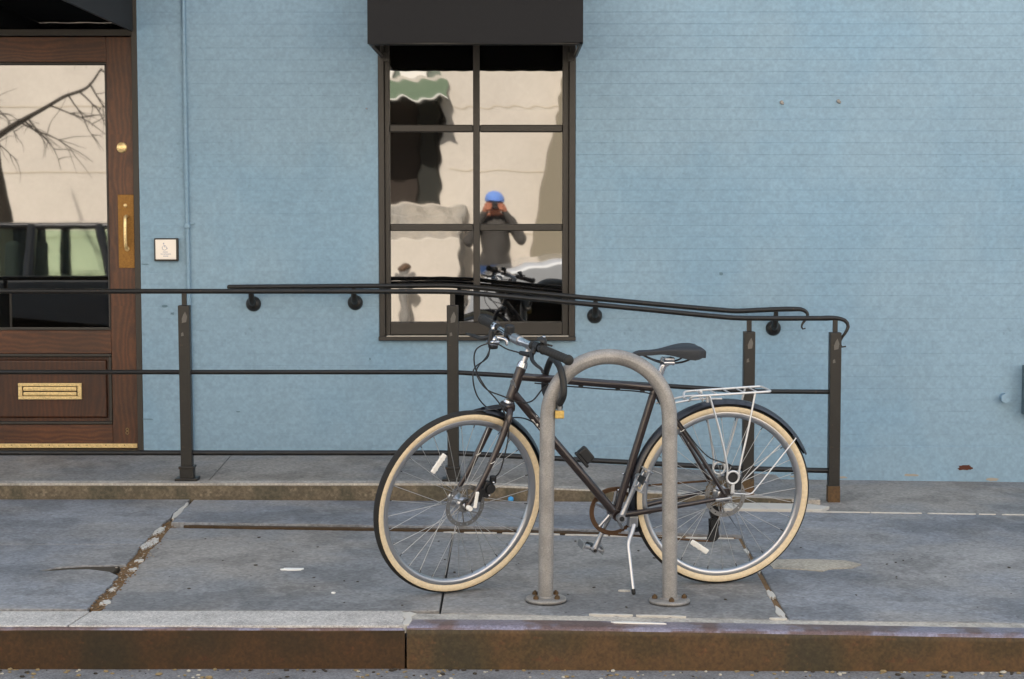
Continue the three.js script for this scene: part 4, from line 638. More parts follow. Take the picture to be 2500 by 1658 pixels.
{ // crank, chain, derailleur
  const c = [0.412, 0.283], near = [0.352, 0.441], far = [0.472, 0.125];
  const arm = (a, b, z0, z1) => { const n = 16, pts = Array.from({ length: n + 1 }, (_, i) => { const t = i / n; return B(lerp(a[0], b[0], t), lerp(a[1], b[1], t), lerp(z0, z1, t)); }); return tube(pts, (t) => 0.0135 - 0.0045 * Math.sin(t * Math.PI), 24, 12); };
  mesh('crank_arm', [arm(c, near, 0.062, 0.078), cyl(B(...c, 0.05), B(...c, 0.076), 0.0165, 0.0155, 18), cyl(B(...near, 0.066), B(...near, 0.088), 0.0125, 0.0125, 16)], M.alloy, bike);
  mesh('crank_arm', [arm(c, far, -0.062, -0.078), cyl(B(...c, -0.05), B(...c, -0.076), 0.0165, 0.0155, 18), cyl(B(...far, -0.066), B(...far, -0.088), 0.0125, 0.0125, 16)], M.alloy, bike);
  mesh('crank_bolt', [cyl(B(...c, 0.0755), B(...c, 0.079), 0.0095, 0.0095, 14), cyl(B(...far, -0.064), B(...far, -0.0655), 0.007, 0.007, 12)], M.black, bike);
  const pedal = (p, s) => {
    const o = part('pedal', bike); o.position.copy(B(...p, s * 0.128)); o.rotation.z = s > 0 ? 1.15 : -0.28;
    mesh('spindle', cyl(V(0, 0, -s * 0.045), V(0, 0, s * 0.042), 0.0075, 0.006, 12), M.chrome, o);
    mesh('cage', [rbox(0.006, 0.024, 0.084, 0.002, -0.040, 0, 0), rbox(0.006, 0.024, 0.084, 0.002, 0.040, 0, 0), rbox(0.084, 0.010, 0.007, 0.002, 0, 0, 0.038), rbox(0.084, 0.010, 0.007, 0.002, 0, 0, -0.038), rbox(0.06, 0.016, 0.02, 0.004, 0, 0, -s * 0.02), ...[-1, 1].flatMap((q) => [-0.03, -0.01, 0.01, 0.03].map((z) => box(0.003, 0.030, 0.008, q * 0.041, 0, z)))], M.alloy, o);
    mesh('body', rbox(0.03, 0.020, 0.07, 0.008, 0, 0, 0), M.black, o);
  };
  pedal(near, 1); pedal(far, -1);
  const ch = part('chainring', bike); ch.position.copy(B(...c, -0.045));
  { const o = []; for (let i = 0; i < 88; i++) { const a = i / 88 * 6.2832, q = i % 2 ? 0.0905 : 0.0865; o.push([Math.cos(a) * q, Math.sin(a) * q]); } const s = new THREE.Shape(o.map(([x, y]) => new THREE.Vector2(x, y))), h = new THREE.Path(); h.absarc(0, 0, 0.076, 0, 6.2832, true); s.holes.push(h); const g = [new THREE.ExtrudeGeometry(s, { depth: 0.003, bevelEnabled: false, curveSegments: 40 })]; mesh('ring', g, M.chain, ch); const sp = [ring(0.026, 0.010, 0.006)]; for (let k = 0; k < 5; k++) { const a = k / 5 * 6.2832 + 0.2; sp.push(cyl(V(Math.cos(a) * 0.02, Math.sin(a) * 0.02, 0), V(Math.cos(a) * 0.079, Math.sin(a) * 0.079, 0.002), 0.009, 0.006, 8)); } mesh('spider', sp, M.alloy, ch); }
  // chain: outer links along the loop
  const zc = -0.044, ctr = B(...c), R1 = 0.0895, rc = 0.043, loop = [], j1 = [0.008, 0.225], j2 = [0.012, 0.172];
  for (let i = 0; i <= 20; i++) { const a = lerp(-Math.PI / 2 - 0.04, -Math.PI * 3 / 2 + 0.12, i / 20); loop.push(V(ctr.x + Math.cos(a) * R1, ctr.y + Math.sin(a) * R1, zc)); }
  for (let i = 0; i <= 8; i++) { const a = lerp(Math.PI / 2 + 0.1, -Math.PI / 2 + 0.6, i / 8); loop.push(V(Math.cos(a) * rc, 0.35 + Math.sin(a) * rc, zc)); }
  loop.push(B(j1[0] - 0.014, j1[1] + 0.012, zc), B(j1[0] + 0.004, j1[1] - 0.008, zc), B(j2[0] - 0.006, j2[1] + 0.012, zc), B(j2[0] - 0.008, j2[1] - 0.008, zc), B(j2[0] + 0.006, j2[1] - 0.018, zc), B(0.06, 0.156, zc), B(0.2, 0.172, zc), loop[0].clone());
  const cp = new THREE.CurvePath(); for (let i = 1; i < loop.length; i++) cp.add(new THREE.LineCurve3(loop[i - 1], loop[i]));
  const n = 110, links = []; for (let i = 0; i < n; i++) { const a = cp.getPointAt(i / n), b = cp.getPointAt(((i + 1) % n) / n), d = b.clone().sub(a), m = a.clone().add(b).multiplyScalar(0.5), w = i % 2 ? 0.0066 : 0.0046; links.push(rbox(d.length() * 1.25, 0.0085, w, 0.003, 0, 0, 0, 1).rotateZ(Math.atan2(d.y, d.x)).translate(m.x, m.y, m.z)); }
  mesh('chain', links, M.chain, bike);
  const jock = (p, q) => ring(0.021, 0.006, 0.006, 20).translate(-p, q, zc);
  mesh('rear_derailleur', [extr([[-0.018, 0.30], [0.010, 0.31], [0.018, 0.285], [0.012, 0.235], [-0.012, 0.228], [-0.024, 0.26]], 0.024, 0.005).translate(0, 0, -0.062), extr([[-0.030, 0.24], [0.006, 0.245], [0.010, 0.20], [0.016, 0.165], [-0.004, 0.148], [-0.034, 0.155], [-0.026, 0.19]], 0.004, 0.001).translate(0, 0, -0.055), extr([[-0.024, 0.236], [0.004, 0.24], [0.006, 0.20], [0.010, 0.17], [-0.006, 0.155], [-0.03, 0.16], [-0.024, 0.19]], 0.003, 0.001).translate(0, 0, -0.035), jock(...j1), jock(...j2)], M.black, bike);
  mesh('rear_caliper', [rbox(0.042, 0.038, 0.03, 0.008, 0, 0, 0).rotateZ(0.3).translate(0.016, 0.43, 0.05), new THREE.CylinderGeometry(0.020, 0.020, 0.024, 18).rotateX(Math.PI / 2).translate(0.014, 0.429, 0.064), rbox(0.03, 0.05, 0.014, 0.005, 0, 0, 0).translate(0.045, 0.40, 0.045)], M.black, bike);
  mesh('axle_nut', [new THREE.CylinderGeometry(0.010, 0.010, 0.014, 6).rotateX(Math.PI / 2).translate(0.006, 0.352, 0.071), rbox(0.062, 0.012, 0.010, 0.004, 0, 0, 0).rotateZ(0.1).translate(-0.02, 0.348, 0.078), new THREE.CylinderGeometry(0.009, 0.009, 0.014, 6).rotateX(Math.PI / 2).translate(0.0, 0.35, -0.071)], M.alloy, bike);
  // kickstand
  mesh('kickstand', [rbox(0.036, 0.045, 0.040, 0.006, -0.352, 0.258, 0.012), tube([B(0.352, 0.245, 0.024), B(0.360, 0.225, 0.036), B(0.378, 0.185, 0.058), B(0.379, 0.14, 0.082), B(0.377, 0.07, 0.115), B(0.3756, 0.016, 0.1408)], (t) => t < 0.3 ? lerp(0.0115, 0.008, t / 0.3) : lerp(0.008, 0.0062, t), 36, 12), ], M.alloy, bike);
  mesh('kickstand_foot', tube([B(0.3757, 0.026, 0.136), B(0.3755, 0.0175, 0.1405)], 0.0078, 4, 10), M.rubber, bike);
}
{ // mudguards: half-round section swept round the axle; angle from straight up, positive to the front
  const guard = (a0, a1, R, hw, o, n = 60, taper = 0) => {
    const S = 8, pos = [], idx = [], W = S + 1;
    for (const sh of [0, 0.0016]) for (let i = 0; i <= n; i++) { const t = i / n, a = lerp(a0, a1, t), k = 1 - taper * smooth(0.75, 1, 1 - Math.min(1, t * 1.0)) - 0.75 * smooth(0.96, 1, t) * (taper ? 0 : 1) * 0.6; for (let j = 0; j <= S; j++) { const b = lerp(-1, 1, j / S), q = hw * k * b, rad = R - 0.016 * b * b * k - sh; pos.push(o.x - Math.sin(a) * rad, o.y + Math.cos(a) * rad, q); } }
    const off = (n + 1) * W; for (let i = 0; i < n; i++) for (let j = 0; j < S; j++) { const a = i * W + j, b = a + W; idx.push(a, b, a + 1, b, b + 1, a + 1, off + a, off + a + 1, off + b, off + b, off + a + 1, off + b + 1); }
    const g = new THREE.BufferGeometry(); g.setAttribute('position', new THREE.Float32BufferAttribute(pos, 3)); g.setAttribute('uv', new THREE.Float32BufferAttribute(new Float32Array(pos.length / 3 * 2), 2)); g.setIndex(idx); g.computeVertexNormals(); return g.toNonIndexed();
  };
  const D = Math.PI / 180, mf = M.fender.clone(); mf.side = THREE.DoubleSide;
  mesh('rear_mudguard', guard(112 * D, -66 * D, 0.367, 0.024, RA, 80), mf, bike);
  mesh('front_mudguard', turned([guard(-12 * D, -104 * D, 0.366, 0.023, FA, 60, 0.0), extr([[0, -0.022], [0.03, -0.022], [0.09, -0.014], [0.14, 0.0], [0.09, 0.014], [0.03, 0.022], [0, 0.022]], 0.003, 0.001).rotateX(Math.PI / 2).rotateY(Math.PI).rotateZ(0.05).translate(-0.868, 0.703, 0)]), mf, bike);
  mesh('mudguard_stay', [bent([B(-0.012, 0.369, 0.072), B(-0.092, 0.362, 0.072), B(-0.276, 0.565, 0.030)], 0.015, 0.0026, 40, 8), bent([B(-0.012, 0.369, -0.072), B(-0.092, 0.362, -0.072), B(-0.276, 0.565, -0.030)], 0.015, 0.0026, 40, 8), cyl(B(-0.276, 0.565, 0.030), B(-0.286, 0.566, -0.03), 0.0026, 0.0026, 6)], M.silverRod, bike);
}
{ // carrier
  const cr = part('carrier', bike);
  mesh('platform', bent([B(0.155, 0.715, 0.03), B(0.150, 0.737, 0.052), B(-0.155, 0.752, 0.056), B(-0.160, 0.752, 0.04), B(-0.160, 0.752, -0.04), B(-0.155, 0.752, -0.056), B(0.150, 0.737, -0.052), B(0.155, 0.715, -0.03)], 0.014, 0.0045, 160, 10), M.silverRod, cr);
  for (const f of [0.10, 0.048, -0.005, -0.058, -0.108]) mesh('cross_bar', cyl(B(f, lerp(0.737, 0.752, (0.15 - f) / 0.305) - 0.001, -0.053), B(f, lerp(0.737, 0.752, (0.15 - f) / 0.305) - 0.001, 0.053), 0.003, 0.003, 8), M.silverRod, cr);
  mesh('front_bar', cyl(B(0.155, 0.716, -0.031), B(0.155, 0.716, 0.031), 0.0042, 0.0042, 8), M.silverRod, cr);
  for (const s of [-1, 1]) {
    const c = B(-0.013, 0.431, s * 0.08);
    mesh('leg', [tube([B(0.082, 0.735, s * 0.056), B(0.04, 0.6, s * 0.068), B(0.010, 0.462, s * 0.08), B(0.011, 0.43, s * 0.08)], 0.0042, 30, 8), tube([B(-0.095, 0.744, s * 0.056), B(-0.068, 0.6, s * 0.068), B(-0.037, 0.455, s * 0.08), B(-0.037, 0.43, s * 0.08)], 0.0042, 30, 8), torus(0.0235, 0.0042, 8, 36).translate(c.x, c.y, c.z), rbox(0.014, 0.042, 0.005, 0.002, -(-0.015), 0.390, s * 0.078)], M.silverRod, cr);
    mesh('stay', [tube([B(0.262, 0.700, s * 0.026), B(0.20, 0.712, s * 0.034), B(0.14, 0.722, s * 0.036), B(0.03, 0.724, s * 0.036)], 0.004, 30, 8), rbox(0.012, 0.03, 0.012, 0.003, -0.086, 0.726, s * 0.042)], M.silverRod, cr);
  }
}
tag(mesh('bottle_cap', lathe([[0.0001, 0.012], [0.011, 0.012], [0.013, 0.010], [0.014, 0.0]], 14).rotateX(0.5).translate(-0.006, 0.009, 0.815), std({ color: 0x3f8fc4, roughness: 0.5 })), 'tiny blue bottle cap lying at the foot of the ramp', 'bottle cap');
// lock: sleeved chain round the top tube and the hoop, brass padlock
{
  const pos = [0.145, 0.0, 2.85], lk = thing('bike_lock', 'black sleeved bike lock with a brass padlock hung on the rack hoop', 'lock', pos);
  const W = (x, y, z) => V(x - pos[0], y - pos[1], z - pos[2]);
  mesh('sleeve', tube([W(0.172, 0.722, 2.915), W(0.184, 0.752, 2.932), W(0.184, 0.80, 2.930), W(0.172, 0.85, 2.915), W(0.156, 0.874, 2.87), W(0.146, 0.876, 2.82), W(0.134, 0.845, 2.752), W(0.122, 0.79, 2.690), W(0.122, 0.745, 2.675), W(0.140, 0.712, 2.74), W(0.166, 0.704, 2.84), W(0.172, 0.704, 2.875)], 0.0122, 110, 14, 0.5), M.black, lk);
  mesh('shackle', tube([W(0.170, 0.716, 2.905), W(0.171, 0.706, 2.905), W(0.171, 0.694, 2.905)], 0.009, 8, 10), M.rotor, lk);
  mesh('padlock', rbox(0.033, 0.029, 0.022, 0.004, 0.026, 0.681, 0.055), std({ map: T.brass, color: 0xd8cfa8, roughness: 0.5, metalness: 0.35 }), lk);
}

// ---------------------------------------------------------------- the other side of the street (seen mirrored in the glass)
const FARY = -0.06, FARZ = 13.5;
{
  const p = struct(part('far_pavement', scene));
  for (let k = 0; k < 14; k++) mesh('paving_slab', slabGeo([[-14 + k * 2, 9.22], [-12.006 + k * 2, 9.22], [-12.006 + k * 2, FARZ - 0.002], [-14 + k * 2, FARZ - 0.002]], FARY, 0.2, 0.004, () => 0), M.concrete, p);
  mesh('kerb_stone', slabGeo([[-14, 9.05], [14, 9.05], [14, 9.214], [-14, 9.214]], FARY + 0.002, 0.25, 0.006, () => 0), M.granite, p);
}
{
  const b = thing('beige_building', 'sunlit cream rendered building mirrored in the window panes and door glass', 'building');
  const d0 = -2.53, d1 = -0.68, dy0 = 1.42, dy1 = 3.0;
  const cut = new THREE.Shape([[-16, -0.3], [16, -0.3], [16, 9.5], [-16, 9.5]].map(([x, y]) => new THREE.Vector2(x, y))), h = new THREE.Path();
  h.moveTo(d0, dy0); h.lineTo(d0, 2.55); h.quadraticCurveTo(d0, dy1, d0 + 0.5, dy1); h.lineTo(d1 - 0.35, dy1); h.quadraticCurveTo(d1, dy1, d1, 2.45); h.lineTo(d1 - 0.06, dy0); h.closePath(); cut.holes.push(h);
  const h2 = new THREE.Path([[-2.53, 3.08], [-0.73, 3.08], [-0.73, 4.4], [-2.53, 4.4]].map(([x, y]) => new THREE.Vector2(x, y))); cut.holes.push(h2);
  mesh('wall', new THREE.ExtrudeGeometry(cut, { depth: 0.4, bevelEnabled: false, curveSegments: 10 }).translate(0, 0, FARZ), M.stucco, b);
  for (const y of [1.0, 1.85, 2.7, 3.55, 4.4, 5.25]) mesh('string_line', [span(-16, d0 - 0.05, y, y + 0.012, FARZ - 0.006, FARZ + 0.02), span(d1 + 0.05, 16, y, y + 0.012, FARZ - 0.006, FARZ + 0.02)], std({ color: 0xc4b8a2, roughness: 1 }), b);
  const dr = part('door', b);
  mesh('leaf', span(d0 + 0.4, d1 - 0.35, dy0, dy1, FARZ + 0.42, FARZ + 0.47), std({ color: 0x2a2018, roughness: 0.7 }), dr);
  mesh('pilaster', [rspan(d1 - 0.33, d1 - 0.07, dy0, dy1, FARZ + 0.3, FARZ + 0.41, 0.02), rspan(d0 + 0.07, d0 + 0.33, dy0, dy1, FARZ + 0.3, FARZ + 0.41, 0.02)], std({ color: 0x1f211c, roughness: 0.7 }), dr);
  mesh('vestibule', [span(-2.88, -0.38, dy0 - 0.2, 3.3, FARZ + 0.48, FARZ + 0.6)], M.dark, b);
  const w = part('window', b);
  for (const x of [-2.40, -1.98, -1.53, -1.08]) mesh('blind', rspan(x - 0.18, x + 0.18, 3.09, 4.39, FARZ + 0.1, FARZ + 0.13, 0.005), M.white, w);
  mesh('backing', span(-2.58, -0.68, 3.05, 4.42, FARZ + 0.2, FARZ + 0.3), std({ color: 0x6f7a70, roughness: 0.8 }), w);
  // stoop
  for (let k = 0; k < 4; k++) mesh('step', rspan(-2.68, -0.38 - 0.02 * k, FARY - 0.1, 1.40 - k * 0.13, FARZ - 0.55 - k * 0.2, FARZ - 0.355 - k * 0.2 + (k ? 0 : 0.35), 0.012), k < 3 ? M.concrete : M.stucco, b);
  // added slanting block, coloured grey to stand for a diagonal shadow on the wall
  mesh('wall_shadow_block', extr([[0.32, FARY], [2.9, FARY], [2.9, 6.2], [1.44, 6.2]], 0.34, 0.01).translate(0, 0, FARZ - 0.175), std({ color: 0x8d8574, roughness: 0.95 }), b);
}
{
  const a = thing('door_canopy', 'green scalloped canopy mirrored at the left of the window panes', 'canopy', [-1.63, 2.90, FARZ]);
  const g = new THREE.PlaneGeometry(2.0, 0.55, 40, 6), p = g.attributes.position;
  for (let i = 0; i < p.count; i++) { const t = 0.5 - p.getY(i) / 0.55, x = p.getX(i); p.setXYZ(i, x, 0.14 - t * 0.22 - (t > 0.95 ? 0.05 * Math.abs(Math.sin(x * 7)) : 0), -0.02 - t * 0.5); } g.computeVertexNormals();
  mesh('cover', [g, g.clone().translate(0, -0.01, 0.01)], std({ color: 0x5d6f5a, roughness: 0.9, side: THREE.DoubleSide }), a);
  mesh('trim', tube(Array.from({ length: 40 }, (_, i) => { const x = -1 + i / 39 * 2; return V(x, -0.08 - 0.05 * Math.abs(Math.sin(x * 7)), -0.53); }), 0.014, 80, 6), M.white, a);
  mesh('bracket', [cyl(V(-0.98, -0.1, -0.5), V(-0.98, -0.1, 0), 0.012), cyl(V(0.98, -0.1, -0.5), V(0.98, -0.1, 0), 0.012)], M.iron, a);
}
{
  const s = thing('standpipe', 'pale metal standpipe mirrored low in the left window pane', 'standpipe', [-1.12, FARY, 12.15]);
  mesh('pipe', [cyl(V(0, 0, 0), V(0, 0.72, 0), 0.06, 0.06, 18), lathe([[0.1, 0], [0.1, 0.02], [0.065, 0.03]], 20)], M.galv, s);
  mesh('outlet', [cyl(V(0, 0.62, 0), V(0.10, 0.62, -0.12), 0.045, 0.05, 14), cyl(V(0, 0.62, 0), V(-0.10, 0.62, -0.12), 0.045, 0.05, 14)], M.galv, s);
  mesh('cap', [new THREE.SphereGeometry(0.075, 16, 10).scale(1, 0.6, 1).translate(0, 0.73, 0)], M.chain, s);
}
// parked cars
function carWheel(o, x, z, s) {
  const w = part('wheel', o); w.position.set(x, 0.31, z);
  mesh('tyre', lathe([[0.2, -0.09], [0.28, -0.1], [0.31, -0.07], [0.31, 0.07], [0.28, 0.1], [0.2, 0.09]], 32).rotateX(Math.PI / 2), M.tread, w);
  const g = [ring(0.205, 0.16, 0.12, 32)]; for (let k = 0; k < 5; k++) { const a = k * 1.2566; g.push(cyl(V(0, 0, s * 0.05), V(Math.cos(a) * 0.18, Math.sin(a) * 0.18, s * 0.04), 0.03, 0.022, 8)); } g.push(cyl(V(0, 0, -0.05), V(0, 0, s * 0.07), 0.05, 0.045, 14));
  mesh('rim', g, M.alloy, w);
}
function lower(profile, wheels, width) {                       // body side with wheel arches
  const s = new THREE.Shape(); profile.forEach(([x, y], i) => i ? s.lineTo(x, y) : s.moveTo(x, y));
  const y0 = 0.19; for (const x of [...wheels].sort((a, b) => b - a)) { s.lineTo(x + 0.36, y0); s.absarc(x, 0.31, 0.37, -0.33, Math.PI + 0.33, false); } s.closePath();
  return new THREE.ExtrudeGeometry(s, { depth: width - 0.16, bevelEnabled: true, bevelSize: 0.06, bevelThickness: 0.08, bevelOffset: -0.06, bevelSegments: 4, curveSegments: 14 }).translate(0, 0, -width / 2 + 0.08);
}
{
  const c = thing('silver_car', 'silver car whose bonnet is mirrored in the lower right window panes', 'car', [-0.33, ROAD, 8.2]), W = 1.6;
  const body = phys({ color: 0xc9ccd0, roughness: 0.32, metalness: 0.45, clearcoat: 1, clearcoatRoughness: 0.05 });
  mesh('body', lower([[4.15, 0.19], [4.25, 0.45], [4.22, 0.82], [4.05, 1.02], [3.5, 1.10], [1.35, 1.10], [1.0, 1.07], [0.55, 1.0], [0.2, 0.89], [0.06, 0.75], [0.0, 0.5], [0.03, 0.28], [0.12, 0.19]].reverse().reverse(), [0.78, 3.42], W), body, c);
  mesh('roof', extr([[1.42, 1.08], [2.1, 1.48], [2.5, 1.54], [3.1, 1.51], [3.75, 1.08]], W - 0.28, 0.05, 3), body, c);
  const gl = phys({ color: 0x12181a, roughness: 0.03, ior: 1.6 });
  mesh('windscreen', extr([[1.40, 1.09], [2.06, 1.472], [2.12, 1.47], [1.5, 1.09]], W - 0.42, 0.004), gl, c);
  for (const s of [-1, 1]) mesh('side_window', extr([[1.72, 1.11], [2.2, 1.42], [3.0, 1.44], [3.45, 1.11]], 0.02, 0.004).translate(0, 0, s * (W / 2 - 0.138)), gl, c);
  mesh('grille', rbox(0.04, 0.2, 1.0, 0.02, 0.012, 0.5, 0), M.black, c);
  for (const s of [-1, 1]) mesh('headlight', rbox(0.2, 0.12, 0.3, 0.05, 0.13, 0.66, s * 0.6), phys({ color: 0xdfe6ea, roughness: 0.08 }), c);
  for (const s of [-1, 1]) for (const x of [0.78, 3.42]) carWheel(c, x, s * (W / 2 - 0.11), s);
}
{
  const c = thing('dark_car', 'dark car with green tinted windows mirrored in the door glass', 'car', [-6.6, ROAD, 8.1]), W = 1.66;
  const body = phys({ color: 0x15181c, roughness: 0.3, metalness: 0.2, clearcoat: 1, clearcoatRoughness: 0.05 });
  mesh('body', lower([[4.45, 0.19], [4.55, 0.5], [4.5, 0.82], [4.3, 0.9], [0.3, 0.9], [0.06, 0.8], [0.0, 0.5], [0.1, 0.19]].map((p) => p), [0.85, 3.6], W), body, c);
  const x0 = 0.75, x1 = 3.55, r0 = 1.25, r1 = 3.0, yt = 1.40, yb = 0.89, hw = W / 2 - 0.13;
  mesh('roof', rspan(r0, r1, yt - 0.06, yt, -hw + 0.06, hw - 0.06, 0.03, 3), body, c);
  for (const s of [-1, 1]) {
    mesh('pillar', [cyl(V(x0, yb, s * hw), V(r0 + 0.04, yt - 0.02, s * (hw - 0.09)), 0.05, 0.045, 8), cyl(V(1.95, yb, s * hw), V(1.98, yt - 0.02, s * (hw - 0.09)), 0.06, 0.05, 8), cyl(V(2.75, yb, s * hw), V(2.62, yt - 0.02, s * (hw - 0.09)), 0.05, 0.05, 8), cyl(V(x1, yb, s * hw), V(r1 - 0.04, yt - 0.02, s * (hw - 0.09)), 0.06, 0.05, 8)], body, c);
    const a = Math.atan2(0.09, yt - yb) * s, gm = phys({ color: 0xf2faf2, transmission: 1, thickness: 0, roughness: 0.02, ior: 1.45 });
    for (const pl of [[[0.86, 0], [1.92, 0], [1.94, 0.44], [1.27, 0.44]], [[2.0, 0], [2.71, 0], [2.58, 0.44], [2.02, 0.44]], [[2.8, 0], [3.45, 0], [2.98, 0.44], [2.68, 0.44]]]) mesh('side_window', extr(pl, 0.006).rotateX(-a).translate(0, yb + 0.005, s * (hw - 0.002)), gm, c);
  }
  mesh('seat', [rbox(0.14, 0.55, 0.5, 0.06, 1.75, 0.95, -0.35), rbox(0.14, 0.55, 0.5, 0.06, 1.75, 0.95, 0.35), rbox(0.1, 0.18, 0.26, 0.05, 1.78, 1.27, -0.35), rbox(0.1, 0.18, 0.26, 0.05, 1.78, 1.27, 0.35), rbox(0.16, 0.5, 1.2, 0.06, 2.85, 0.95, 0)], std({ color: 0x2b2d31, roughness: 0.9 }), c);
  for (const s of [-1, 1]) for (const x of [0.85, 3.6]) carWheel(c, x, s * (W / 2 - 0.11), s);
  for (const s of [-1, 1]) mesh('lamp', rbox(0.1, 0.12, 0.34, 0.03, 0.06, 0.72, s * 0.58), M.reflector, c);
}
// bare tree
{
  const t = thing('bare_tree', 'leafless street tree mirrored in the door glass', 'tree', [-5.42, FARY, 9.6]);
  const bark = std({ color: 0x2b251d, roughness: 0.95, bumpMap: T.cleft, bumpScale: 0.01 }), r = rng(31);
  mesh('trunk', tube([V(0, -0.05, 0), V(-0.02, 0.5, 0), V(-0.1, 1.3, 0), V(-0.2, 2.0, 0.0), V(-0.24, 2.8, 0.06), V(-0.18, 3.8, 0.1), V(-0.3, 5.0, 0)], (q) => lerp(0.13, 0.03, q), 60, 12), bark, t);
  const twig = (base, dir, len, rad, out, depth) => {
    const pts = [base.clone()], d = dir.clone().normalize(); let p = base.clone();
    for (let i = 0; i < 6; i++) { d.add(V(rr(-0.22, 0.22, r), rr(-0.24, 0.12, r), rr(-0.22, 0.22, r))).normalize(); p = p.clone().addScaledVector(d, len / 6); pts.push(p); }
    out.push(tube(pts, (q) => lerp(rad, rad * 0.25, q), 18, 5));
    if (depth > 0) for (let k = 0; k < 5; k++) { const i = 1 + Math.floor(r() * 5), q = pts[i]; twig(q, V(rr(-0.2, 1, r), rr(-0.9, 0.35, r), rr(-0.6, 0.6, r)), len * rr(0.35, 0.65, r), rad * 0.5, out, depth - 1); }
  };
  const limb = (pts, rad) => { const o = [tube(pts, (q) => lerp(rad, rad * 0.3, q), 40, 8)]; for (let k = 0; k < 9; k++) { const i = 1 + Math.floor(r() * (pts.length - 1)), b = pts[Math.min(i, pts.length - 1)].clone().lerp(pts[i - 1], r()); twig(b, V(rr(0.1, 0.9, r), rr(-0.95, -0.1, r), rr(-0.4, 0.4, r)), rr(0.4, 0.95, r), 0.011, o, 1); } return mesh('limb', o, bark, t); };
  limb([V(-0.22, 2.18, 0), V(0.02, 2.32, -0.02), V(0.33, 2.5, -0.05), V(0.6, 2.66, -0.05), V(0.85, 2.75, -0.02), V(1.0, 2.95, 0)], 0.035);
  limb([V(-0.22, 2.6, 0), V(-0.7, 2.9, 0.1), V(-1.3, 3.0, 0.3), V(-1.8, 3.3, 0.4)], 0.04);
  limb([V(-0.2, 3.4, 0.1), V(0.3, 3.9, 0.3), V(0.9, 4.3, 0.5), V(1.4, 4.9, 0.5)], 0.04);
  limb([V(-0.2, 4.2, 0.1), V(-0.6, 4.9, -0.2), V(-1.0, 5.5, -0.3), V(-1.2, 6.1, -0.3)], 0.03);
}
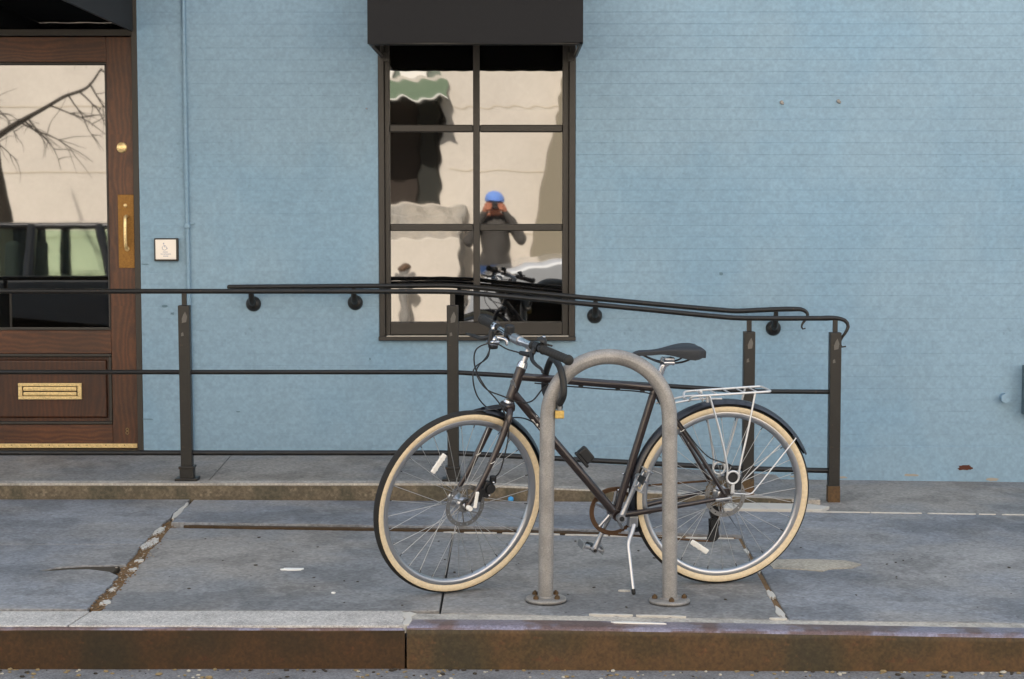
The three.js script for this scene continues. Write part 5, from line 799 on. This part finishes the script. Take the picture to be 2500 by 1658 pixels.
// the photographer
{
  const o = thing('person', 'person in a blue cap and grey jacket holding a camera, mirrored in the window', 'person', [-0.02, FARY, 9.27]);
  const smin = (a, b, k) => { const h = clamp(0.5 + 0.5 * (b - a) / k); return lerp(b, a, h) - k * h * (1 - h); };
  const cap = (p, a, b, ra, rb) => { const ax = b[0] - a[0], ay = b[1] - a[1], az = b[2] - a[2], px = p[0] - a[0], py = p[1] - a[1], pz = p[2] - a[2], t = clamp((px * ax + py * ay + pz * az) / (ax * ax + ay * ay + az * az)); return Math.hypot(px - ax * t, py - ay * t, pz - az * t) - lerp(ra, rb, t); };
  const field = (bones, k) => (p) => { let d = 9; for (const b of bones) d = smin(d, cap(p, ...b), k); return d; };
  function mc(fn, c, half, res) {
    const m = new MarchingCubes(res, new THREE.MeshBasicMaterial(), false, false, 90000); m.isolation = 0;
    for (let z = 0; z < res; z++) for (let y = 0; y < res; y++) for (let x = 0; x < res; x++) { const q = [c[0] + (x / (res / 2) - 1) * half, c[1] + (y / (res / 2) - 1) * half, c[2] + (z / (res / 2) - 1) * half]; m.field[x + y * res + z * res * res] = -fn(q); }
    m.update(); const n = m.count, P = m.positionArray.slice(0, n * 3), N = m.normalArray.slice(0, n * 3);
    for (let i = 0; i < n; i++) for (let k = 0; k < 3; k++) P[i * 3 + k] = P[i * 3 + k] * half + c[k];
    const g = new THREE.BufferGeometry(); g.setAttribute('position', new THREE.BufferAttribute(P, 3)); g.setAttribute('normal', new THREE.BufferAttribute(N, 3)); g.setAttribute('uv', new THREE.BufferAttribute(new Float32Array(n * 2), 2)); return g;
  }
  // z towards the window is negative; camera held at eye height 1.495 above the pavement
  const E = 1.495, bones = [[[0, 0.86, 0.05], [0, 1.05, 0.06], 0.15, 0.14], [[0, 1.05, 0.06], [0, 1.22, 0.05], 0.14, 0.15], [[-0.11, 1.29, 0.04], [0.11, 1.29, 0.04], 0.085, 0.085], [[0, 1.25, 0.05], [0, 1.40, 0.02], 0.07, 0.055]];
  for (const s of [-1, 1]) bones.push([[s * 0.16, 1.29, 0.04], [s * 0.27, 1.10, -0.05], 0.062, 0.052], [[s * 0.27, 1.10, -0.05], [s * 0.10, 1.40, -0.12], 0.05, 0.038], [[s * 0.09, 0.86, 0.05], [s * 0.10, 0.47, 0.03], 0.095, 0.066], [[s * 0.10, 0.47, 0.03], [s * 0.11, 0.10, 0.06], 0.064, 0.045], [[s * 0.11, 0.055, 0.09], [s * 0.12, 0.045, -0.10], 0.05, 0.04]);
  const bodyG = mc(field(bones, 0.035), [0, 0.76, 0], 0.82, 120);
  const hb = [[[0, E + 0.03, 0.02], [0, E + 0.05, 0.04], 0.092, 0.095], [[0, E - 0.06, -0.01], [0, E - 0.02, 0.0], 0.066, 0.08], [[0, E - 0.01, -0.085], [0, E - 0.035, -0.095], 0.012, 0.017], [[-0.095, E, 0.03], [-0.096, E - 0.04, 0.03], 0.016, 0.012], [[0.095, E, 0.03], [0.096, E - 0.04, 0.03], 0.016, 0.012], [[-0.02, E - 0.075, -0.072], [0.02, E - 0.075, -0.072], 0.012, 0.012], [[0, E - 0.14, 0.02], [0, E - 0.06, 0.02], 0.055, 0.055]];
  const headG = mc(field(hb, 0.012), [0, E, 0], 0.2, 72);
  const hands = [];
  for (const s of [-1, 1]) {
    const b = [[[s * 0.10, 1.40, -0.12], [s * 0.088, 1.455, -0.14], 0.032, 0.034]];
    for (let k = 0; k < 4; k++) { const y = 1.50 - k * 0.021, l = [0.04, 0.046, 0.043, 0.035][k]; b.push([[s * 0.094, y - 0.014, -0.145], [s * 0.082, y, -0.178], 0.0115, 0.0100], [[s * 0.082, y, -0.178], [s * (0.082 - l), y + 0.004, -0.186], 0.0100, 0.0085]); }
    b.push([[s * 0.096, 1.448, -0.125], [s * 0.075, 1.432, -0.115], 0.013, 0.011], [[s * 0.075, 1.432, -0.115], [s * 0.045, 1.438, -0.108], 0.011, 0.009]);
    hands.push(mc(field(b, 0.006), [s * 0.085, 1.46, -0.14], 0.11, 72));
  }
  const g = joined([bodyG, headG, ...hands]), p = g.attributes.position, col = new Float32Array(p.count * 3), C = (h) => { const c = new THREE.Color(h); return [c.r, c.g, c.b]; };
  const nb = bodyG.attributes.position.count, jacket = C(0x45423f), jeans = C(0x2c4a78), shoe = C(0x2a2624), skin = C(0xb5745a);
  for (let i = 0; i < p.count; i++) { const y = p.getY(i), c = i >= nb ? skin : y > 1.36 && Math.abs(p.getX(i)) < 0.1 && p.getZ(i) > -0.08 ? skin : y > 0.84 ? jacket : y > 0.10 ? jeans : shoe; col.set(c, i * 3); }
  g.setAttribute('color', new THREE.BufferAttribute(col, 3));
  const m = new THREE.Mesh(g, std({ vertexColors: true, roughness: 0.85 })); m.name = 'body'; m.castShadow = m.receiveShadow = true; o.add(m);
  mesh('cap', [new THREE.SphereGeometry(0.112, 24, 12, 0, 6.2832, 0, 1.75).scale(0.95, 0.9, 1.05).translate(0, E + 0.055, 0.032), extr([[-0.075, 0], [-0.065, 0.05], [-0.03, 0.078], [0.03, 0.078], [0.065, 0.05], [0.075, 0]], 0.006, 0.002).rotateX(-Math.PI / 2 - 0.15).translate(0, E + 0.062, -0.062)], std({ color: 0x6a8fd6, roughness: 0.9 }), o);
  mesh('eye', [new THREE.SphereGeometry(0.010, 10, 8).translate(-0.034, E, -0.078), new THREE.SphereGeometry(0.010, 10, 8).translate(0.034, E, -0.078)], std({ color: 0x2a2019, roughness: 0.3 }), o);
  const cam = thing('camera', 'small black camera held up by the person mirrored in the window', 'camera', [-0.02, FARY + E - 0.02, 9.27 - 0.145]);
  mesh('body', [rbox(0.135, 0.08, 0.035, 0.008, 0, 0, 0), rbox(0.05, 0.022, 0.03, 0.006, 0, 0.048, 0)], M.black, cam);
  mesh('lens', [new THREE.CylinderGeometry(0.029, 0.031, 0.03, 24).rotateX(Math.PI / 2).translate(0, -0.004, -0.03), ring(0.026, 0.018, 0.01, 24).translate(0, -0.004, -0.045)], M.rubber, cam);
}

renderer.render(scene, camera);
